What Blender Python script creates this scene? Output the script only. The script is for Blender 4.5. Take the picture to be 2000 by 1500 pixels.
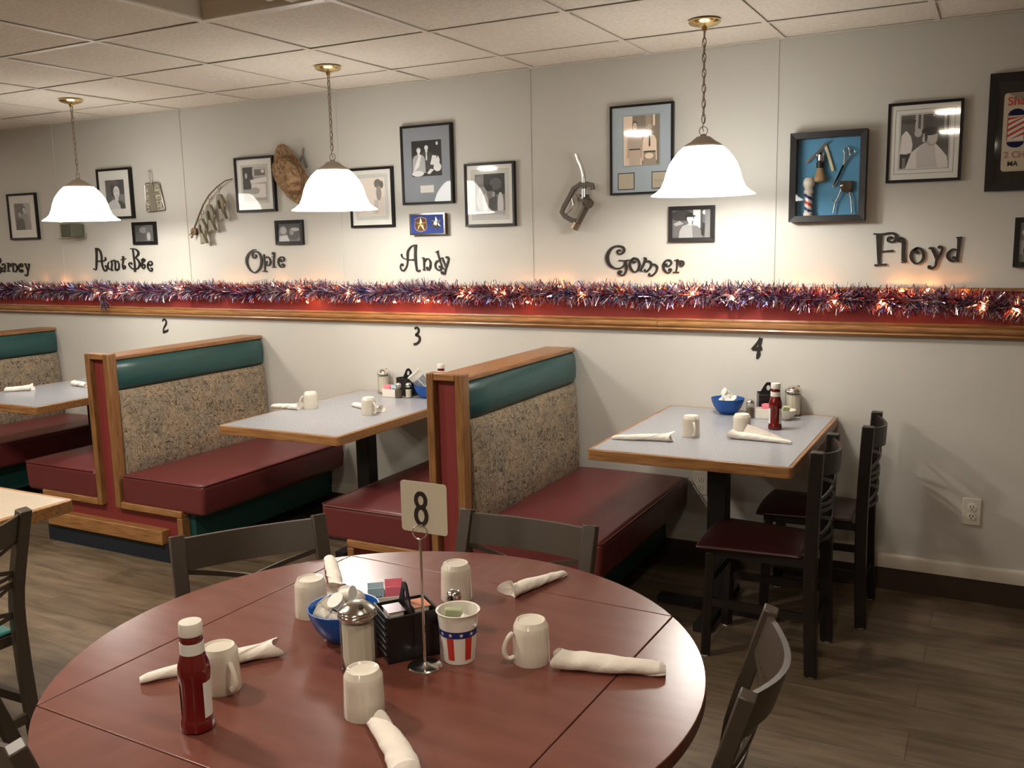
import bpy, bmesh, math, random
from mathutils import Vector, Matrix
random.seed(7)
for o in list(bpy.data.objects): bpy.data.objects.remove(o)
SC = bpy.context.scene
COL = SC.collection
PI = math.pi

# ---------------------------------------------------------------- camera
CX, CY, CZ = 2.14391, -4.27201, 1.59085
YAW, PITCH, ROLL, FPX = 0.48982, -0.15577, -0.02178, 1800.756
def make_camera():
    cd = bpy.data.cameras.new('camera'); cam = bpy.data.objects.new('camera', cd); COL.objects.link(cam)
    fwd = Vector((-math.sin(YAW)*math.cos(PITCH), math.cos(YAW)*math.cos(PITCH), math.sin(PITCH)))
    right = Vector((math.cos(YAW), math.sin(YAW), 0)); up = right.cross(fwd)
    r2 = right*math.cos(ROLL)+up*math.sin(ROLL); u2 = -right*math.sin(ROLL)+up*math.cos(ROLL)
    m = Matrix(((r2.x, u2.x, -fwd.x, CX), (r2.y, u2.y, -fwd.y, CY), (r2.z, u2.z, -fwd.z, CZ), (0, 0, 0, 1)))
    cam.matrix_world = m
    cd.sensor_fit = 'HORIZONTAL'; cd.sensor_width = 36.0; cd.lens = FPX/2000*36
    cd.clip_start = 0.05; cd.clip_end = 60
    SC.camera = cam
make_camera()

# ---------------------------------------------------------------- world, exposure, room lamps
w = bpy.data.worlds.new('world'); SC.world = w; w.use_nodes = True
w.node_tree.nodes['Background'].inputs[0].default_value = (0.5, 0.46, 0.4, 1)
w.node_tree.nodes['Background'].inputs[1].default_value = 0.05
SC.view_settings.view_transform = 'Standard'; SC.view_settings.look = 'None'
SC.view_settings.gamma = 1.0; SC.view_settings.exposure = 0.60; SC.view_settings.use_curve_mapping = False
PENDANT_BULB_W = 10.0
SHADE_STRENGTH = 6.5
PENDANT_COL = (1.0, 0.965, 0.90)
RECESSED_W = [26, 6, 7, 20, 16, 14, 14, 12, 10]
RECESSED_COL = (1.0, 0.89, 0.77)
RECESSED = [(-0.5, -2.96), (1.76, -3.1), (1.7, -4.55), (-1.9, -2.75), (-0.5, -5.3), (-3.9, -2.6), (-3.2, -5.3), (-6.0, -1.3), (1.9, -6.3)]
def light_point(name, loc, watts, col, radius=0.03):
    l = bpy.data.lights.new(name, 'POINT'); l.energy = watts; l.color = col; l.shadow_soft_size = radius
    o = bpy.data.objects.new(name, l); o.location = loc; COL.objects.link(o); return o
def light_disk(name, loc, watts, col, size):
    l = bpy.data.lights.new(name, 'AREA'); l.shape = 'DISK'; l.size = size; l.energy = watts; l.color = col
    o = bpy.data.objects.new(name, l); o.location = loc; COL.objects.link(o); return o
for (x, y), watts in zip(RECESSED, RECESSED_W):
    light_disk('recessed_lamp_light', (x, y, 2.405), watts, RECESSED_COL, 0.2)

# ---------------------------------------------------------------- materials
MATS = {}
def mat(name, col, rough=0.5, metal=0.0, spec=0.5, coat=0.0, emit=None, es=0.0, trans=0.0, bump=None, ior=1.45):
    if name in MATS: return MATS[name]
    m = bpy.data.materials.new(name); m.use_nodes = True
    nt = m.node_tree; b = nt.nodes['Principled BSDF']
    b.inputs['Base Color'].default_value = (*col, 1); b.inputs['Roughness'].default_value = rough
    b.inputs['Metallic'].default_value = metal; b.inputs['Specular IOR Level'].default_value = spec
    b.inputs['Coat Weight'].default_value = coat; b.inputs['IOR'].default_value = ior
    b.inputs['Transmission Weight'].default_value = trans
    if emit: b.inputs['Emission Color'].default_value = (*emit, 1); b.inputs['Emission Strength'].default_value = es
    if bump:
        n = nt.nodes.new('ShaderNodeTexNoise'); n.inputs['Scale'].default_value = bump[0]; n.inputs['Detail'].default_value = 5
        tc = nt.nodes.new('ShaderNodeTexCoord'); bp = nt.nodes.new('ShaderNodeBump'); bp.inputs['Strength'].default_value = bump[1]
        bp.inputs['Distance'].default_value = 0.01
        nt.links.new(tc.outputs['Object'], n.inputs['Vector']); nt.links.new(n.outputs['Fac'], bp.inputs['Height']); nt.links.new(bp.outputs['Normal'], b.inputs['Normal'])
    MATS[name] = m; return m
def ramp_mat(name, stops, scale, stretch=(1, 1, 1), rough=0.5, detail=6, kind='noise', bumpy=0.0, spec=0.5, distortion=0.0, coat=0.0):
    if name in MATS: return MATS[name]
    m = mat(name, stops[0][1], rough, spec=spec, coat=coat); nt = m.node_tree; b = nt.nodes['Principled BSDF']
    tc = nt.nodes.new('ShaderNodeTexCoord'); mp = nt.nodes.new('ShaderNodeMapping'); mp.inputs['Scale'].default_value = stretch
    if kind == 'noise':
        t = nt.nodes.new('ShaderNodeTexNoise'); t.inputs['Detail'].default_value = detail; t.inputs['Distortion'].default_value = distortion; out = t.outputs['Fac']
    else:
        t = nt.nodes.new('ShaderNodeTexVoronoi'); out = t.outputs['Distance']
    t.inputs['Scale'].default_value = scale
    r = nt.nodes.new('ShaderNodeValToRGB'); e = r.color_ramp.elements
    e[0].position = stops[0][0]; e[0].color = (*stops[0][1], 1); e[1].position = stops[-1][0]; e[1].color = (*stops[-1][1], 1)
    for p_, c_ in stops[1:-1]:
        k = e.new(p_); k.color = (*c_, 1)
    L = nt.links.new
    L(tc.outputs['Object'], mp.inputs['Vector']); L(mp.outputs['Vector'], t.inputs['Vector']); L(out, r.inputs['Fac']); L(r.outputs['Color'], b.inputs['Base Color'])
    if bumpy:
        bp = nt.nodes.new('ShaderNodeBump'); bp.inputs['Strength'].default_value = bumpy; bp.inputs['Distance'].default_value = 0.005
        L(out, bp.inputs['Height']); L(bp.outputs['Normal'], b.inputs['Normal'])
    return m
M_wall = mat('cream_wall_paint', (0.58, 0.57, 0.52), 0.42, spec=0.35, bump=(9, 0.10))
M_wall2 = mat('far_wall_paint', (0.45, 0.36, 0.27), 0.6)
M_tile = ramp_mat('ceiling_tile', [(0.3, (0.60, 0.55, 0.47)), (0.7, (0.70, 0.65, 0.56))], 60, rough=0.95, bumpy=0.5)
M_tbar = mat('ceiling_bar_paint', (0.62, 0.57, 0.49), 0.5)
M_gap = mat('dark_gap', (0.05, 0.04, 0.03), 0.9)
M_white = mat('white_trim_paint', (0.62, 0.58, 0.50), 0.35)
M_cove = mat('brown_rubber_cove', (0.05, 0.03, 0.018), 0.6)
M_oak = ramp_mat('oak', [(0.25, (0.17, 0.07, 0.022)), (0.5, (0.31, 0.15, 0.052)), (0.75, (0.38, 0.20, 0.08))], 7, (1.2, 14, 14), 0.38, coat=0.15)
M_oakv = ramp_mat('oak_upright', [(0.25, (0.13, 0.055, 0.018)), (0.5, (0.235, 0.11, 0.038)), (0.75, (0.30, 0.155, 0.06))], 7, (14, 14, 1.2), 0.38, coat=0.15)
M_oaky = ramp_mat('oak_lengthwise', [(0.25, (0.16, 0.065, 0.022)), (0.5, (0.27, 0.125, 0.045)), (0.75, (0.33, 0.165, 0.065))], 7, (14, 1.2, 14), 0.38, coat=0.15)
M_redpaint = mat('red_panel_paint', (0.20, 0.030, 0.028), 0.5)
M_redband = ramp_mat('red_band_paper', [(0.3, (0.24, 0.025, 0.025)), (0.7, (0.38, 0.06, 0.055))], 4, (1, 1, 0.4), 0.5)
M_teal = mat('teal_vinyl', (0.020, 0.072, 0.070), 0.33, spec=0.5, bump=(60, 0.06))
M_maroon = mat('maroon_vinyl', (0.125, 0.024, 0.025), 0.36, spec=0.55, bump=(45, 0.08))
M_darkteal = mat('dark_teal_base', (0.01, 0.06, 0.055), 0.5)
M_kick = mat('blue_black_kick_board', (0.011, 0.016, 0.025), 0.55)
M_cherry = ramp_mat('cherry_laminate', [(0.3, (0.135, 0.044, 0.030)), (0.7, (0.17, 0.058, 0.041))], 5, (1, 5, 1), 0.27, spec=0.5)
M_cherrye = mat('cherry_edge', (0.10, 0.025, 0.015), 0.4)
M_greylam = ramp_mat('grey_laminate', [(0.35, (0.29, 0.30, 0.33)), (0.65, (0.37, 0.38, 0.41))], 160, rough=0.24, detail=2)
M_beigelam = ramp_mat('beige_laminate', [(0.35, (0.40, 0.34, 0.26)), (0.65, (0.47, 0.40, 0.31))], 160, rough=0.3, detail=2)
M_chair = mat('dark_bronze_chair_paint', (0.055, 0.042, 0.030), 0.38)
M_chairb = mat('black_chair_paint', (0.014, 0.010, 0.009), 0.35)
M_chairseat = mat('dark_maroon_seat_vinyl', (0.036, 0.008, 0.009), 0.35)
M_ceram = mat('cream_ceramic', (0.72, 0.67, 0.57), 0.15, coat=0.3)
M_napkin = mat('white_paper_napkin', (0.80, 0.75, 0.67), 0.85, bump=(70, 0.25))
M_ketch = mat('ketchup_red_glass', (0.13, 0.005, 0.005), 0.08, coat=0.6)
M_wplast = mat('white_plastic', (0.78, 0.74, 0.66), 0.3)
M_label = mat('white_label_paper', (0.72, 0.72, 0.66), 0.5)
M_chrome = mat('chrome', (0.72, 0.70, 0.66), 0.16, metal=1)
M_steel = mat('dull_steel', (0.42, 0.39, 0.34), 0.35, metal=1)
M_sugar = mat('sugar', (0.80, 0.75, 0.66), 0.8)
M_pepper = mat('pepper', (0.16, 0.12, 0.09), 0.9)
M_blue = mat('blue_plastic', (0.008, 0.085, 0.36), 0.25)
M_black = mat('black_plastic', (0.012, 0.010, 0.010), 0.3)
M_blackp = mat('black_paint', (0.012, 0.010, 0.010), 0.5)
M_letter = mat('black_wood_letter', (0.022, 0.016, 0.013), 0.5)
M_frame = mat('black_picture_frame', (0.010, 0.008, 0.008), 0.4, spec=0.3)
M_brass = mat('polished_brass', (0.75, 0.58, 0.28), 0.18, metal=1)
M_bronze = mat('brushed_bronze', (0.30, 0.23, 0.17), 0.4, metal=0.8)
M_cap = mat('taupe_shade_cap', (0.30, 0.24, 0.19), 0.5)
M_pink = mat('pink_packet_paper', (0.80, 0.20, 0.27), 0.6)
M_bluepk = mat('pale_blue_packet_paper', (0.40, 0.58, 0.66), 0.6)
M_navy = mat('navy_ink', (0.015, 0.02, 0.16), 0.5)
M_redink = mat('red_ink', (0.55, 0.035, 0.02), 0.4)
M_card = mat('aged_ivory_card', (0.58, 0.54, 0.41), 0.5, bump=(20, 0.05))
M_foil = mat('foil_jelly_lid', (0.55, 0.45, 0.50), 0.25, metal=0.6)
M_orange = mat('orange_packet_paper', (0.62, 0.22, 0.10), 0.5)
M_greenpk = mat('green_tea_packet_paper', (0.42, 0.46, 0.28), 0.6)
M_ivory = mat('ivory', (0.70, 0.66, 0.45), 0.3)
M_velvet = mat('blue_velvet', (0.025, 0.05, 0.22), 0.8)
M_bluecard = mat('sky_blue_card', (0.10, 0.32, 0.52), 0.7)
M_gold = mat('gold_metal', (0.62, 0.42, 0.15), 0.3, metal=0.9)
M_cloth = mat('brown_patch_cloth', (0.12, 0.05, 0.04), 0.8)
M_bristle = mat('bristle', (0.42, 0.30, 0.17), 0.9)
M_dirtwood = mat('brown_wood', (0.12, 0.06, 0.025), 0.5)
M_glaze = mat('olive_fish_glaze', (0.26, 0.235, 0.165), 0.35)
M_twig = mat('brown_rod_wood', (0.17, 0.105, 0.055), 0.6)
M_greyrub = mat('grey_weathered_wood', (0.18, 0.17, 0.14), 0.7)
def glass_mat(name, tint=(1, 1, 1), rough=0.02, amount=None, ior=1.45):
    m = bpy.data.materials.new(name); m.use_nodes = True; nt = m.node_tree; nt.nodes.clear()
    o = nt.nodes.new('ShaderNodeOutputMaterial'); t = nt.nodes.new('ShaderNodeBsdfTransparent'); g = nt.nodes.new('ShaderNodeBsdfGlossy')
    f = nt.nodes.new('ShaderNodeLayerWeight'); pw = nt.nodes.new('ShaderNodeMath'); pw.operation = 'POWER'; pw.inputs[1].default_value = 5
    ma = nt.nodes.new('ShaderNodeMath'); ma.operation = 'MULTIPLY_ADD'; ma.inputs[1].default_value = 0.9; ma.inputs[2].default_value = 0.04
    x = nt.nodes.new('ShaderNodeMixShader'); t.inputs['Color'].default_value = (*tint, 1); g.inputs['Roughness'].default_value = rough
    L = nt.links.new; L(f.outputs['Facing'], pw.inputs[0]); L(pw.outputs[0], ma.inputs[0]); L(ma.outputs[0], x.inputs[0]); L(t.outputs[0], x.inputs[1]); L(g.outputs[0], x.inputs[2]); L(x.outputs[0], o.inputs[0])
    MATS[name] = m; return m
M_glass = glass_mat('clear_glass', rough=0.035)
M_jarglass = glass_mat('pourer_glass', (0.84, 0.84, 0.80), 0.05)
M_green = glass_mat('green_jar_glass', (0.86, 0.87, 0.83), 0.08, ior=1.5)
def fabric_mat():
    m = mat('mottled_leaf_fabric', (0.4, 0.33, 0.25), 0.9, spec=0.2); nt = m.node_tree; b = nt.nodes['Principled BSDF']; L = nt.links.new
    tc = nt.nodes.new('ShaderNodeTexCoord'); nz = nt.nodes.new('ShaderNodeTexNoise'); nz.inputs['Scale'].default_value = 9; nz.inputs['Detail'].default_value = 3
    mx = nt.nodes.new('ShaderNodeMixRGB'); mx.inputs[0].default_value = 0.09; L(tc.outputs['Object'], mx.inputs[1]); L(nz.outputs['Color'], mx.inputs[2])
    n1 = nt.nodes.new('ShaderNodeTexNoise'); n1.inputs['Scale'].default_value = 33; n1.inputs['Detail'].default_value = 2.5; n1.inputs['Distortion'].default_value = 3.0; L(mx.outputs[0], n1.inputs['Vector'])
    r1 = nt.nodes.new('ShaderNodeValToRGB'); e = r1.color_ramp.elements; e[0].position = 0.34; e[0].color = (0.085, 0.063, 0.045, 1); e[1].position = 0.68; e[1].color = (0.40, 0.325, 0.24, 1)
    k = e.new(0.45); k.color = (0.24, 0.195, 0.14, 1); k = e.new(0.56); k.color = (0.32, 0.262, 0.195, 1)
    L(n1.outputs['Fac'], r1.inputs['Fac'])
    n2 = nt.nodes.new('ShaderNodeTexNoise'); n2.inputs['Scale'].default_value = 11; n2.inputs['Detail'].default_value = 2; L(mx.outputs[0], n2.inputs['Vector'])
    r2 = nt.nodes.new('ShaderNodeValToRGB'); e = r2.color_ramp.elements; e[0].position = 0.42; e[0].color = (0.80, 0.82, 0.82, 1); e[1].position = 0.6; e[1].color = (1.0, 0.95, 0.88, 1)
    L(n2.outputs['Fac'], r2.inputs['Fac'])
    ml = nt.nodes.new('ShaderNodeMixRGB'); ml.blend_type = 'MULTIPLY'; ml.inputs[0].default_value = 1; L(r1.outputs[0], ml.inputs[1]); L(r2.outputs[0], ml.inputs[2])
    L(ml.outputs[0], b.inputs['Base Color']); return m
M_fabric = fabric_mat()
def floor_mat():
    m = mat('wood_look_vinyl_floor', (0.2, 0.13, 0.07), 0.42, spec=0.45); nt = m.node_tree; b = nt.nodes['Principled BSDF']; L = nt.links.new
    tc = nt.nodes.new('ShaderNodeTexCoord'); br = nt.nodes.new('ShaderNodeTexBrick'); br.offset = 0.37
    br.inputs['Scale'].default_value = 1; br.inputs['Brick Width'].default_value = 1.2; br.inputs['Row Height'].default_value = 0.18; br.inputs['Mortar Size'].default_value = 0.0015
    br.inputs['Color1'].default_value = (0.125, 0.096, 0.063, 1); br.inputs['Color2'].default_value = (0.185, 0.146, 0.102, 1); br.inputs['Mortar'].default_value = (0.08, 0.05, 0.03, 1)
    mp = nt.nodes.new('ShaderNodeMapping'); mp.inputs['Scale'].default_value = (1.3, 9, 1); n = nt.nodes.new('ShaderNodeTexNoise'); n.inputs['Scale'].default_value = 3; n.inputs['Detail'].default_value = 7; n.inputs['Distortion'].default_value = 0.6
    r = nt.nodes.new('ShaderNodeValToRGB'); r.color_ramp.elements[0].position = 0.3; r.color_ramp.elements[0].color = (0.62, 0.58, 0.52, 1); r.color_ramp.elements[1].position = 0.7; r.color_ramp.elements[1].color = (1.2, 1.15, 1.1, 1)
    ml = nt.nodes.new('ShaderNodeMixRGB'); ml.blend_type = 'MULTIPLY'; ml.inputs[0].default_value = 1
    L(tc.outputs['Object'], br.inputs['Vector']); L(tc.outputs['Object'], mp.inputs['Vector']); L(mp.outputs[0], n.inputs['Vector']); L(n.outputs['Fac'], r.inputs['Fac'])
    L(br.outputs['Color'], ml.inputs[1]); L(r.outputs[0], ml.inputs[2]); L(ml.outputs[0], b.inputs['Base Color']); return m
M_floor = floor_mat()
def shade_mat():
    m = bpy.data.materials.new('glowing_frosted_glass'); m.use_nodes = True; nt = m.node_tree; nt.nodes.clear()
    o = nt.nodes.new('ShaderNodeOutputMaterial'); e = nt.nodes.new('ShaderNodeEmission'); d = nt.nodes.new('ShaderNodeBsdfPrincipled'); a = nt.nodes.new('ShaderNodeAddShader')
    e.inputs[0].default_value = (*PENDANT_COL, 1); e.inputs[1].default_value = SHADE_STRENGTH; d.inputs['Base Color'].default_value = (0.8, 0.76, 0.7, 1); d.inputs['Roughness'].default_value = 0.25
    nt.links.new(e.outputs[0], a.inputs[0]); nt.links.new(d.outputs[0], a.inputs[1]); nt.links.new(a.outputs[0], o.inputs[0]); return m
M_shade = shade_mat()
M_bulb = mat('glowing_bulb', (0.9, 0.9, 0.85), 0.3, emit=(1, 0.9, 0.75), es=12)
M_led = mat('warm_recessed_lamp_lens', (0.9, 0.85, 0.7), 0.4, emit=(1, 0.75, 0.45), es=9)
M_fairy = mat('warm_fairy_bulb', (1, 0.6, 0.3), 0.3, emit=(1.0, 0.36, 0.09), es=150)
M_wire = mat('green_light_cord', (0.01, 0.04, 0.02), 0.5)
M_tin = [mat('tinsel_purple', (0.16, 0.11, 0.24), 0.28, metal=0.9), mat('tinsel_red', (0.42, 0.05, 0.06), 0.22, metal=0.9), mat('tinsel_silver', (0.75, 0.68, 0.74), 0.3, metal=0.9), mat('tinsel_blue', (0.03, 0.06, 0.28), 0.2, metal=0.9)]
def straw_mat():
    m = ramp_mat('woven_straw', [(0.35, (0.16, 0.085, 0.04)), (0.6, (0.38, 0.245, 0.13))], 45, (1, 1, 1), 0.8, bumpy=0.5, distortion=0.5); return m
M_straw = straw_mat()
def tone(v, warm=0.0):
    v = min(.8, .78*(v/.42)**1.7+.008); k = round(v, 2); n = 'photo_tone_%03d_%02d' % (int(k*100), int(warm*100))
    return mat(n, (k*(1+warm), k, k*(1-warm)), 0.55)

# ---------------------------------------------------------------- mesh building
class MB:
    def __init__(s): s.bm = bmesh.new(); s.mats = []; s.cur = 0; s.smooth = True
    def m(s, mt):
        if mt not in s.mats: s.mats.append(mt)
        s.cur = s.mats.index(mt); return s
    def face(s, vs):
        try: f = s.bm.faces.new(vs)
        except ValueError: return None
        f.material_index = s.cur; f.smooth = s.smooth; return f
    def v(s, p): return s.bm.verts.new(p)
    def box(s, x0, x1, y0, y1, z0, z1, mt=None):
        if mt: s.m(mt)
        v = [s.v(p) for p in ((x0,y0,z0),(x1,y0,z0),(x1,y1,z0),(x0,y1,z0),(x0,y0,z1),(x1,y0,z1),(x1,y1,z1),(x0,y1,z1))]
        for q in ((0,3,2,1),(4,5,6,7),(0,1,5,4),(1,2,6,5),(2,3,7,6),(3,0,4,7)): s.face([v[i] for i in q])
        return s
    def bar(s, p, q, w, h, up=Vector((0,0,1)), w2=None, h2=None):
        p = Vector(p); q = Vector(q); d = (q-p).normalized(); up = Vector(up)
        a = d.cross(up)
        if a.length < 1e-4: a = d.cross(Vector((1,0,0)))
        a.normalize(); b = a.cross(d).normalized(); w2 = w if w2 is None else w2; h2 = h if h2 is None else h2
        r = []
        for c, ww, hh in ((p, w, h), (q, w2, h2)):
            r.append([s.v(c+a*sx*ww/2+b*sz*hh/2) for sx, sz in ((-1,-1),(1,-1),(1,1),(-1,1))])
        for i in range(4): s.face([r[0][i], r[0][(i+1)%4], r[1][(i+1)%4], r[1][i]])
        s.face(r[0][::-1]); s.face(r[1]); return s
    def sweep(s, pts, w, h, up=(0,0,1)):
        """rectangular section swept along pts; w across, h along up"""
        pts = [Vector(p) for p in pts]; n = len(pts); up = Vector(up); R = []
        for i, p in enumerate(pts):
            d = (pts[min(i+1, n-1)]-pts[max(i-1, 0)]).normalized(); a = d.cross(up).normalized(); b = a.cross(d).normalized()
            R.append([s.v(p+a*sx*w/2+b*sz*h/2) for sx, sz in ((-1,-1),(1,-1),(1,1),(-1,1))])
        for k in range(n-1):
            for i in range(4): s.face([R[k][i], R[k][(i+1)%4], R[k+1][(i+1)%4], R[k+1][i]])
        s.face(R[0][::-1]); s.face(R[-1]); return s
    def tube(s, pts, r, seg=8, closed=False):
        pts = [Vector(p) for p in pts]; n = len(pts); rs = r if isinstance(r, (list, tuple)) else [r]*n
        R = []; prev = None
        for i, p in enumerate(pts):
            if closed: d = (pts[(i+1) % n]-pts[i-1]).normalized()
            else: d = (pts[min(i+1, n-1)]-pts[max(i-1, 0)]).normalized()
            if prev is None:
                a = d.cross(Vector((0,0,1)));
                if a.length < 0.05: a = d.cross(Vector((1,0,0)))
            else: a = prev - d*prev.dot(d)
            a.normalize(); prev = a; b = d.cross(a)
            R.append([s.v(p+(a*math.cos(t)+b*math.sin(t))*rs[i]) for t in [2*PI*j/seg for j in range(seg)]])
        for k in range(n if closed else n-1):
            A, B = R[k], R[(k+1) % n]
            for i in range(seg): s.face([A[i], A[(i+1)%seg], B[(i+1)%seg], B[i]])
        if not closed: s.face(R[0][::-1]); s.face(R[-1])
        return s
    def lathe(s, prof, seg=24, c=(0,0,0), mt=None, axis=None, cap0=True, cap1=True, wob=None):
        if mt: s.m(mt)
        M3 = Matrix.Identity(3)
        if axis is not None: M3 = Vector((0,0,1)).rotation_difference(Vector(axis)).to_matrix()
        c = Vector(c); R = []
        for r, z in prof:
            if r < 1e-6: R.append([s.v(c+M3@Vector((0,0,z)))])
            else: R.append([s.v(c+M3@Vector((r*(wob(j) if wob else 1)*math.cos(2*PI*j/seg), r*(wob(j) if wob else 1)*math.sin(2*PI*j/seg), z))) for j in range(seg)])
        for k in range(len(R)-1):
            A, B = R[k], R[k+1]
            for i in range(seg):
                j = (i+1) % seg
                if len(A) == 1 and len(B) == 1: continue
                if len(A) == 1: s.face([A[0], B[j], B[i]])
                elif len(B) == 1: s.face([A[i], A[j], B[0]])
                else: s.face([A[i], A[j], B[j], B[i]])
        if cap0 and len(R[0]) > 1: s.face(R[0][::-1])
        if cap1 and len(R[-1]) > 1: s.face(R[-1])
        return s
    def prism(s, pts, y0, y1, mt=None):
        """outline in XZ pushed through y"""
        if mt: s.m(mt)
        A = [s.v((x, y0, z)) for x, z in pts]; B = [s.v((x, y1, z)) for x, z in pts]; n = len(pts)
        s.face(A); s.face(B[::-1])
        for i in range(n): s.face([A[i], B[i], B[(i+1)%n], A[(i+1)%n]])
        return s
    def prismz(s, pts, z0, z1, mt=None):
        if mt: s.m(mt)
        A = [s.v((x, y, z0)) for x, y in pts]; B = [s.v((x, y, z1)) for x, y in pts]; n = len(pts)
        s.face(A[::-1]); s.face(B)
        for i in range(n): s.face([A[i], A[(i+1)%n], B[(i+1)%n], B[i]])
        return s
    def flat(s, pts, y, mt=None):
        if mt: s.m(mt)
        s.face([s.v((x, y, z)) for x, z in pts]); return s
    def ribbon(s, st, y0, y1):
        """letter stroke: smooth centre line with a width, pushed through y"""
        P = [(Vector((a, b)), w_) for a, b, w_ in st]; S = []
        n = len(P)
        for i in range(n-1):
            p0, p1, p2, p3 = P[max(i-1, 0)], P[i], P[i+1], P[min(i+2, n-1)]
            for k in range(5):
                t = k/5
                f = lambda a, b, c, d: 0.5*((2*b)+(c-a)*t+(2*a-5*b+4*c-d)*t*t+(3*b-a-3*c+d)*t**3)
                S.append((f(p0[0], p1[0], p2[0], p3[0]), p1[1]+(p2[1]-p1[1])*t))
        S.append(P[-1]); F = []; n = len(S)
        for i, (p, w_) in enumerate(S):
            d = S[min(i+1, n-1)][0]-S[max(i-1, 0)][0]
            if d.length < 1e-6: d = Vector((1, 0))
            d.normalize(); a = Vector((-d.y, d.x))*w_/2
            F.append([s.v((p.x+a.x, y0, p.y+a.y)), s.v((p.x-a.x, y0, p.y-a.y)), s.v((p.x-a.x, y1, p.y-a.y)), s.v((p.x+a.x, y1, p.y+a.y))])
        for k in range(n-1):
            for i in range(4): s.face([F[k][i], F[k][(i+1)%4], F[k+1][(i+1)%4], F[k+1][i]])
        s.face(F[0]); s.face(F[-1][::-1]); return s
    def xform(s, M): s.bm.transform(M); return s
    def build(s, name, mt=None, parent=None, bevel=0, flatshade=False, angle=35, subsurf=0, seg=2):
        if mt is not None and not s.mats: s.mats = [mt]
        bmesh.ops.recalc_face_normals(s.bm, faces=s.bm.faces)
        me = bpy.data.meshes.new(name); s.bm.to_mesh(me); s.bm.free()
        for q in s.mats: me.materials.append(q)
        if flatshade:
            for p_ in me.polygons: p_.use_smooth = False
        else: me.set_sharp_from_angle(angle=math.radians(angle))
        o = bpy.data.objects.new(name, me); COL.objects.link(o)
        if parent is not None: o.parent = parent
        if bevel:
            b = o.modifiers.new('bevel', 'BEVEL'); b.width = bevel; b.segments = seg; b.limit_method = 'ANGLE'; b.angle_limit = math.radians(40); b.harden_normals = False
        if subsurf:
            b = o.modifiers.new('sub', 'SUBSURF'); b.levels = subsurf; b.render_levels = subsurf
        return o
def tag(o, label, cat, group=None, kind=None):
    o['label'] = label; o['category'] = cat
    if group: o['group'] = group
    if kind: o['kind'] = kind
    return o
def struct(o): o['kind'] = 'structure'; return o
def empty(name, label, cat, loc=(0,0,0), rz=0, group=None):
    o = bpy.data.objects.new(name, None); COL.objects.link(o); o.location = loc; o.rotation_euler = (0, 0, rz); o.empty_display_size = 0.1
    return tag(o, label, cat, group)
def children_of(o): return [c for c in COL.objects if c.parent is o]
def dup(root, loc, rz=None, label=None, group=None, rot=None):
    def cp(o, par):
        c = o.copy(); COL.objects.link(c); c.parent = par
        for ch in children_of(o): cp(ch, c)
        return c
    r = cp(root, None); r.location = loc
    if rz is not None: r.rotation_euler = (0, 0, rz)
    if rot is not None: r.rotation_euler = rot
    if label: r['label'] = label
    if group: r['group'] = group
    elif 'group' in r.keys(): del r['group']
    return r
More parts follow.
